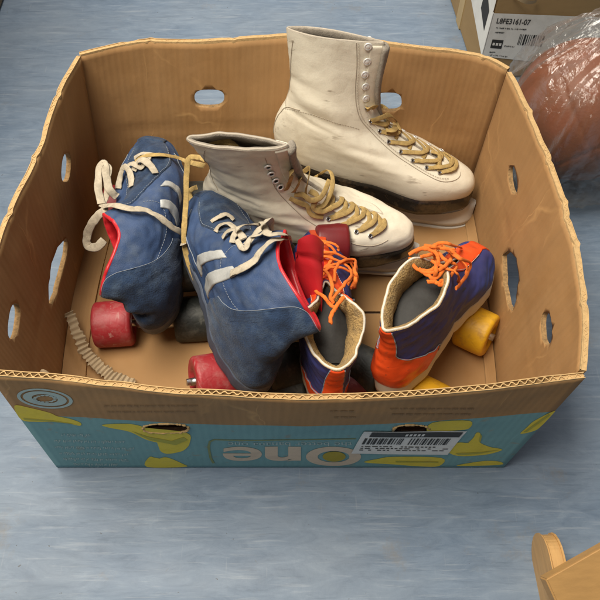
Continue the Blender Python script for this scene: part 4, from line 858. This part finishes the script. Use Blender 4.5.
# ------------------------------------------------------------------ floor
def floor_mat():
    m=bpy.data.materials.new('marbled linoleum'); m.use_nodes=True; nt=m.node_tree; N=nt.nodes; Lk=nt.links; b=N['Principled BSDF']
    tc=N.new('ShaderNodeTexCoord')
    def noise(sc,st,det=8,rough=.6,dist=0):
        mp=N.new('ShaderNodeMapping'); mp.inputs['Scale'].default_value=st; Lk.new(tc.outputs['Object'],mp.inputs[0]); n=N.new('ShaderNodeTexNoise'); n.inputs['Scale'].default_value=sc; n.inputs['Detail'].default_value=det; n.inputs['Roughness'].default_value=rough; n.inputs['Distortion'].default_value=dist; Lk.new(mp.outputs[0],n.inputs[0]); return n.outputs[0]
    def ramp(x,stops):
        r=N.new('ShaderNodeValToRGB'); Lk.new(x,r.inputs[0]); e=r.color_ramp.elements; e[0].position=stops[0][0]; e[0].color=stops[0][1]; e[1].position=stops[-1][0]; e[1].color=stops[-1][1]
        for p,c in stops[1:-1]: k=e.new(p); k.color=c
        return r.outputs[0]
    def mix(f,a,c,mode='MIX'):
        x=N.new('ShaderNodeMix'); x.data_type='RGBA'; x.blend_type=mode
        if isinstance(f,float): x.inputs[0].default_value=f
        else: Lk.new(f,x.inputs[0])
        for i,q in ((6,a),(7,c)):
            if isinstance(q,tuple): x.inputs[i].default_value=q
            else: Lk.new(q,x.inputs[i])
        return x.outputs[2]
    def rng_(x,a,c,lo,hi):
        r=N.new('ShaderNodeMapRange'); r.inputs[1].default_value=a; r.inputs[2].default_value=c; r.inputs[3].default_value=lo; r.inputs[4].default_value=hi; Lk.new(x,r.inputs[0]); return r.outputs[0]
    base=ramp(noise(34,(.55,1.9,1),10,.72,.8),[(.25,(.080,.122,.188,1)),(.45,(.124,.176,.252,1)),(.57,(.150,.206,.286,1)),(.75,(.21,.268,.345,1))])
    c=mix(rng_(noise(5,(.8,1.3,1),5,.6),.35,.7,0,.35),base,(.24,.27,.30,1))
    c=mix(rng_(noise(55,(.22,3.4,1),5,.65,.4),.56,.68,0,.36),c,(.33,.37,.42,1))
    c=mix(rng_(noise(60,(.25,3.2,1),5,.65,.4),.57,.70,0,.46),c,(.075,.11,.16,1))
    c=mix(rng_(noise(9,(1,1,1),9,.75),.58,.70,0,.48),c,(.19,.155,.11,1))
    c=mix(rng_(noise(45,(1,1,1),4,.6,2.),.70,.74,0,.35),c,(.12,.125,.13,1))
    c=mix(rng_(noise(150,(1,1,1),2,.5),.745,.76,0,.6),c,(.05,.045,.04,1))
    c=mix(rng_(noise(300,(.06,1,1),2,.5),.68,.76,0,.16),c,(.42,.44,.46,1))
    c=mix(rng_(noise(260,(1,.07,1),2,.5),.69,.76,0,.14),c,(.40,.42,.44,1))
    Lk.new(c,b.inputs['Base Color'])
    Lk.new(rng_(noise(12,(.6,2,1),6),.3,.7,.46,.60),b.inputs['Roughness']); b.inputs['Specular IOR Level'].default_value=.45
    bp=N.new('ShaderNodeBump'); bp.inputs['Strength'].default_value=.12; bp.inputs['Distance'].default_value=.001; Lk.new(noise(220,(1,1,1),3),bp.inputs['Height']); Lk.new(bp.outputs[0],b.inputs['Normal'])
    return m
mb=MB(); mb.grid(np.array([[(x,y,0) for y in (-3,0,4)] for x in (-3,0,3)],float),smooth=False); fl=mb.build('floor',floor_mat()); tag(fl,kind='structure')
# ------------------------------------------------------------------ carton with a white label, back right
Rz=lambda a:np.array([[math.cos(a),-math.sin(a),0],[math.sin(a),math.cos(a),0],[0,0,1.]])
CRr=Rz(math.radians(5)); CT=np.array([.303,.437,.001])
def bevel(o,w=.003,seg=3):
    bm=bmesh.new(); bm.from_mesh(o.data); bmesh.ops.remove_doubles(bm,verts=bm.verts,dist=1e-6); bmesh.ops.bevel(bm,geom=list(bm.edges),offset=w,segments=seg,affect='EDGES'); bm.to_mesh(o.data); bm.free(); return o
carton=empty('cardboard_carton','brown cardboard carton with a white barcode label, behind the bagged ball','carton',CT,CRr)
M['carton']=mat('carton card',(.34,.225,.10,1),.85,.1,12,.12,400,stretch=(1,1,3),dirt=(.25,.16,.065,1),dirt_amt=.4)
cw,cd,ch=.42,.26,.30
mb=MB(); mb.box((0,0,0),(cw,cd,ch)); bevel(mb.build('body',M['carton'],carton),.003)
mb=MB(); mb.box((.002,.125,.0),(-.0012,.150,ch-.002)); mb.build('tape',mat('kraft tape',(.50,.36,.17,1),.5,.08,30,.05),carton)
# label round the corner
mb=MB(); Q=np.array([(0.0,.122),(.20,.101),(.20,.008),(0.0,.046)])
def lp(u,v,off=.0008):
    p=(Q[0]*(1-u)+Q[1]*u)*(1-v)+(Q[3]*(1-u)+Q[2]*u)*v; return (p[0],-off,p[1])
mb.poly([lp(0,1),lp(1,1),lp(1,0),lp(0,0)]); mb.poly([(-.0008,.105,.285),(-.0008,.105,.075),(-.0008,0,.046),(-.0008,0,.285)])
mb.box((-.0008,-.0008,.046),(.0008,.0008,.122))
cl=mb.build('label',M['paper'],carton)
mb=MB()
def lr(u0,v0,u1,v1): mb.poly([lp(u0,v1,.0012),lp(u1,v1,.0012),lp(u1,v0,.0012),lp(u0,v0,.0012)])
lr(.045,.58,.135,.78)
random.seed(2); u=.25
while u<.44:
    w=random.choice([.005,.008,.014]); lr(u,.42,u+w,.66); u+=w+random.choice([.005,.008,.01])
for (v,ua,ub) in [(.30,.05,.28),(.40,.05,.12),(.69,.15,.23),(.86,.05,.10),(.93,.05,.2)]:
    u=ua
    while u<ub: w=random.uniform(.003,.0065); lr(u,v+random.choice([0,0,.008]),u+w,v+random.choice([.022,.030,.034])); u+=w+random.choice([.002,.002,.002,.008])
mb.poly([(-.0012,.05,.135),(-.0012,.05,.095),(-.0012,.015,.080),(-.0012,.015,.115)][::1])
for k in range(5): mb.poly([(-.0012,.019-.003*k,.16),(-.0012,.019-.003*k,.15),(-.0012,.0175-.003*k,.15),(-.0012,.0175-.003*k,.16)])
mb.build('label_print',M['ink_black'],cl)
def label_text(s,u0,u1,v0,v1,m,par,off=.0012,bold=.02):
    me=text_bm(s,1,bold=bold); V=np.array([v.co[:] for v in me.vertices]); lo=V.min(0); hi=V.max(0); U=(V-lo)/np.maximum(hi-lo,1e-6)
    for v,q in zip(me.vertices,U): v.co=lp(u0+(u1-u0)*q[0],v1+(v0-v1)*q[1],off)
    me.materials.clear(); me.materials.append(m); o=bpy.data.objects.new('label_lettering',me); COL.objects.link(o); o.parent=par
label_text('L8FE3161-07',.04,.30,.10,.22,M['ink_black'],cl)
mb=MB(); 
for k in range(3): lr(.055+.026*k,.65,.055+.026*k+.018,.71)
mb2=MB(); 
for f in mb.f: mb2.poly([np.array(mb.v[i])+np.array([0,-.0004,0]) for i in f])
mb2.build('logo_bars',M['paper'],cl)
# loose tongue of tape on the carton front
a,b=np.meshgrid(np.linspace(0,1,14),np.linspace(0,1,5),indexing='ij'); P=np.stack([.018+.040*a,-.002-.010*np.sin(PI*a)-.003*b,.150-.014*a+.008*b],-1); mb=MB(); mb.grid(P); mb.build('tape_end',mat('tape end',(.55,.40,.20,1),.5,.1,40),carton)
# ------------------------------------------------------------------ ball in a clear bag
BC=np.array([.402,.262,.098]); BR=.093
ball=bpy.data.objects.new('ball',bpy.data.meshes.new('ball')); COL.objects.link(ball); ball.location=BC
bm=bmesh.new(); bmesh.ops.create_icosphere(bm,subdivisions=6,radius=BR)
for v in bm.verts:
    n=v.co.normalized(); g=min(abs(n.x*.8+n.z*.6),abs(n.y),abs(n.x*.6-n.z*.8+.55*n.y*n.y-.3)); v.co*=1-.022*math.exp(-(g/.018)**2)+.006*mnoise.noise(n*3)
for f in bm.faces: f.smooth=True
bm.to_mesh(ball.data); bm.free(); ball.data.materials.append(mat('terracotta rubber',(.20,.062,.022,1),.55,.2,25,.4,260,dirt=(.26,.07,.03,1),dirt_amt=.6))
tag(ball,'terracotta brown ball wrapped in a clear plastic bag at the right edge','ball')
film=bpy.data.materials.new('clear film'); film.use_nodes=True; nt=film.node_tree; N=nt.nodes; Lk=nt.links; N.remove(N['Principled BSDF'])
tr=N.new('ShaderNodeBsdfTransparent'); tr.inputs[0].default_value=(.93,.92,.90,1); gl=N.new('ShaderNodeBsdfGlossy'); gl.inputs['Roughness'].default_value=.17; df=N.new('ShaderNodeBsdfDiffuse'); df.inputs[0].default_value=(.75,.73,.70,1)
lw=N.new('ShaderNodeLayerWeight'); lw.inputs[0].default_value=.35; mp_=N.new('ShaderNodeMapRange'); mp_.inputs[3].default_value=.06; mp_.inputs[4].default_value=.55; Lk.new(lw.outputs['Facing'],mp_.inputs[0])
tc=N.new('ShaderNodeTexCoord'); nz=N.new('ShaderNodeTexNoise'); nz.inputs['Scale'].default_value=38; nz.inputs['Detail'].default_value=5; nz.inputs['Distortion'].default_value=1.5; Lk.new(tc.outputs['Object'],nz.inputs[0])
bp=N.new('ShaderNodeBump'); bp.inputs['Strength'].default_value=.9; bp.inputs['Distance'].default_value=.006; Lk.new(nz.outputs[0],bp.inputs['Height']); Lk.new(bp.outputs[0],gl.inputs['Normal'])
m1=N.new('ShaderNodeMixShader'); m1.inputs[0].default_value=.26; Lk.new(gl.outputs[0],m1.inputs[1]); Lk.new(df.outputs[0],m1.inputs[2])
m2=N.new('ShaderNodeMixShader'); Lk.new(mp_.outputs[0],m2.inputs[0]); Lk.new(tr.outputs[0],m2.inputs[1]); Lk.new(m1.outputs[0],m2.inputs[2]); Lk.new(m2.outputs[0],N['Material Output'].inputs['Surface'])
th,ph=np.meshgrid(np.linspace(0,2*PI,161)[:-1],np.linspace(0,1,90),indexing='ij')
# bag: gathered neck, taut over the ball, slack skirt on the floor
prof=np.array([(0,.014,.30),(.10,.013,.275),(.2,.022,.245),(.32,.060,.212),(.45,.097,.165),(.58,.110,.110),(.72,.106,.055),(.86,.096,.016),(.95,.070,.004),(1,.004,.003)])
pr=cr_interp(prof[:,0],prof[:,1:],ph); n3=np.stack([np.cos(th),np.sin(th),ph*1.3],-1)
rid=1-np.abs(vnoise(n3*np.array([1,1,.55]),4.2,3))*2; rid2=1-np.abs(vnoise(n3,8.5,6))*2
rr=pr[...,0]*(1+.15*(rid**3-.25)*np.clip(pr[...,0]/.08,0,1)+.055*(rid2**3-.2)+.10*np.sin(th*13+6*ph)*np.exp(-(ph/.25)**2))
lean=np.clip((pr[...,1]-.19)/.12,0,1)
P=np.stack([BC[0]+.004+rr*np.cos(th)*1.0+.045*lean,BC[1]-.004+rr*np.sin(th)+.01*lean,np.maximum(pr[...,1]+.006*vnoise(n3,6,2)*np.clip(ph*8,0,1),.0015)],-1)
mb=MB(); mb.grid(P,wu=True); bag=mb.build('plastic_bag',film); tag(bag,'crumpled clear plastic bag around a terracotta ball at the right edge','bag')
# ------------------------------------------------------------------ pale wooden furniture end, lower right
wd=empty('wooden_furniture','pale wooden rounded rail and cross board on the floor at lower right','furniture',(.30,-.36,.001),Rz(math.radians(2)))
mb=MB(); pts=[(-.10,0)]; 
for k in range(11):
    t=-PI/2+PI*k/10*1.0; pts.append((.055+.026*math.cos(t)*1.0,.026+.026*math.sin(t)))
pts+=[(-.10,.052)]
A_=[(-.033,y,z) for y,z in pts]; B_=[(-.018,y,z) for y,z in pts]; mb.grid(np.array([A_,B_]),wv=True,smooth=False); mb.poly(A_[::-1]); mb.poly(B_); bevel(mb.build('rail',M['wood'],wd),.0018)
mb=MB(); Rb=Rz(math.radians(24)); tb=math.radians(-24); Rx=np.array([[1,0,0],[0,math.cos(tb),-math.sin(tb)],[0,math.sin(tb),math.cos(tb)]])
mb.box((0,-.062,-.014),(.20,0,0),M=(Rb@Rx.T,np.array([-.046,.031,.068]))); bevel(mb.build('cross_board',mat('tan wood',(.42,.24,.085,1),.5,.12,20,.1,200,stretch=(1,9,9)),wd),.0015)
mb=MB(); mb.box((.12,-.10,0),(.138,.04,.052)); bevel(mb.build('rail',M['wood'],wd),.002)
# ------------------------------------------------------------------ dark cabinet just entering the frame at upper left
cb=empty('wooden_cabinet','dark wooden cabinet edge at the upper left corner of the floor','cabinet',(-.497,.2,.001))
mb=MB(); mb.box((-.40,0,.0),(0,1.1,.72)); bevel(mb.build('carcass',M['dark_wood'],cb),.004)
mb=MB(); mb.box((-.41,-.01,.722),(.012,1.11,.745)); bevel(mb.build('top',M['dark_wood'],cb),.003)
# ------------------------------------------------------------------ torn corrugated strip lying in the box
cs=MB(); C0=[(69,314,.034),(77,331,.030),(84,349,.022),(94,362,.016),(106,372,.014),(119,381,.012),(134,387,.010)]
pth=smooth_path([onz(*p) for p in C0],26); n=len(pth); T_=np.gradient(pth,axis=0); T_/=np.linalg.norm(T_,axis=1,keepdims=True); sd=np.cross(T_,[0,0,1.]); sd/=np.linalg.norm(sd,axis=1,keepdims=True); upv=np.cross(sd,T_)
k=np.arange(n); hh=.0020*np.sin(2*PI*k/7.+1.5*vnoise(np.stack([k*.07,k*0,k*0.],-1),1,9))*(.6+.8*np.abs(vnoise(np.stack([k*.09,k*0,k*0.],-1),1,5)))
wid=((.0052+.0030*(k/n))*(1+.22*vnoise(np.stack([k*.11,k*0,k*0.],-1),1,8)))[:,None]*np.linspace(-1,1,7)[None,:]
ragg=.0026*vnoise(np.stack([k*.35,k*0,k*0.],-1),1,4)
P=pth[:,None]+sd[:,None]*(wid+ragg[:,None])[...,None]+upv[:,None]*(hh[:,None]+.004-.10*wid**2/.01)[...,None]
cs.grid(P); cs.grid(P-np.array([0,0,.0006])); st=cs.build('corrugated_strip',M['strip']); tag(st,'torn grey strip of corrugated paper lying in the near left corner of the box','cardboard scrap')
# ------------------------------------------------------------------ light: ceiling lamps of the room, dim grey surroundings
def area(name,loc,tgt,sx,sy,e,col):
    l=bpy.data.lights.new(name,'AREA'); l.shape='RECTANGLE'; l.size=sx; l.size_y=sy; l.energy=e; l.color=col; o=bpy.data.objects.new(name,l); COL.objects.link(o); o.location=loc
    o.rotation_euler=(Vector(tgt)-Vector(loc)).to_track_quat('-Z','Y').to_euler(); return o
area('ceiling_light',(-.62,.04,2.2),(0,0,0),1.7,.9,86,(1,.92,.79))
area('ceiling_light',(.2,2.4,2.2),(0,.3,0),1.4,.5,26,(1,.95,.88))
w=bpy.data.worlds.new('World'); scene.world=w; w.use_nodes=True; bg=w.node_tree.nodes['Background']; bg.inputs[0].default_value=(.88,.93,1,1); bg.inputs[1].default_value=.15
vs=scene.view_settings; vs.view_transform='Standard'; vs.look='None'; vs.exposure=0; vs.gamma=1
scene.render.engine='CYCLES'; scene.cycles.max_bounces=8; scene.cycles.transparent_max_bounces=16; scene.cycles.use_denoising=True
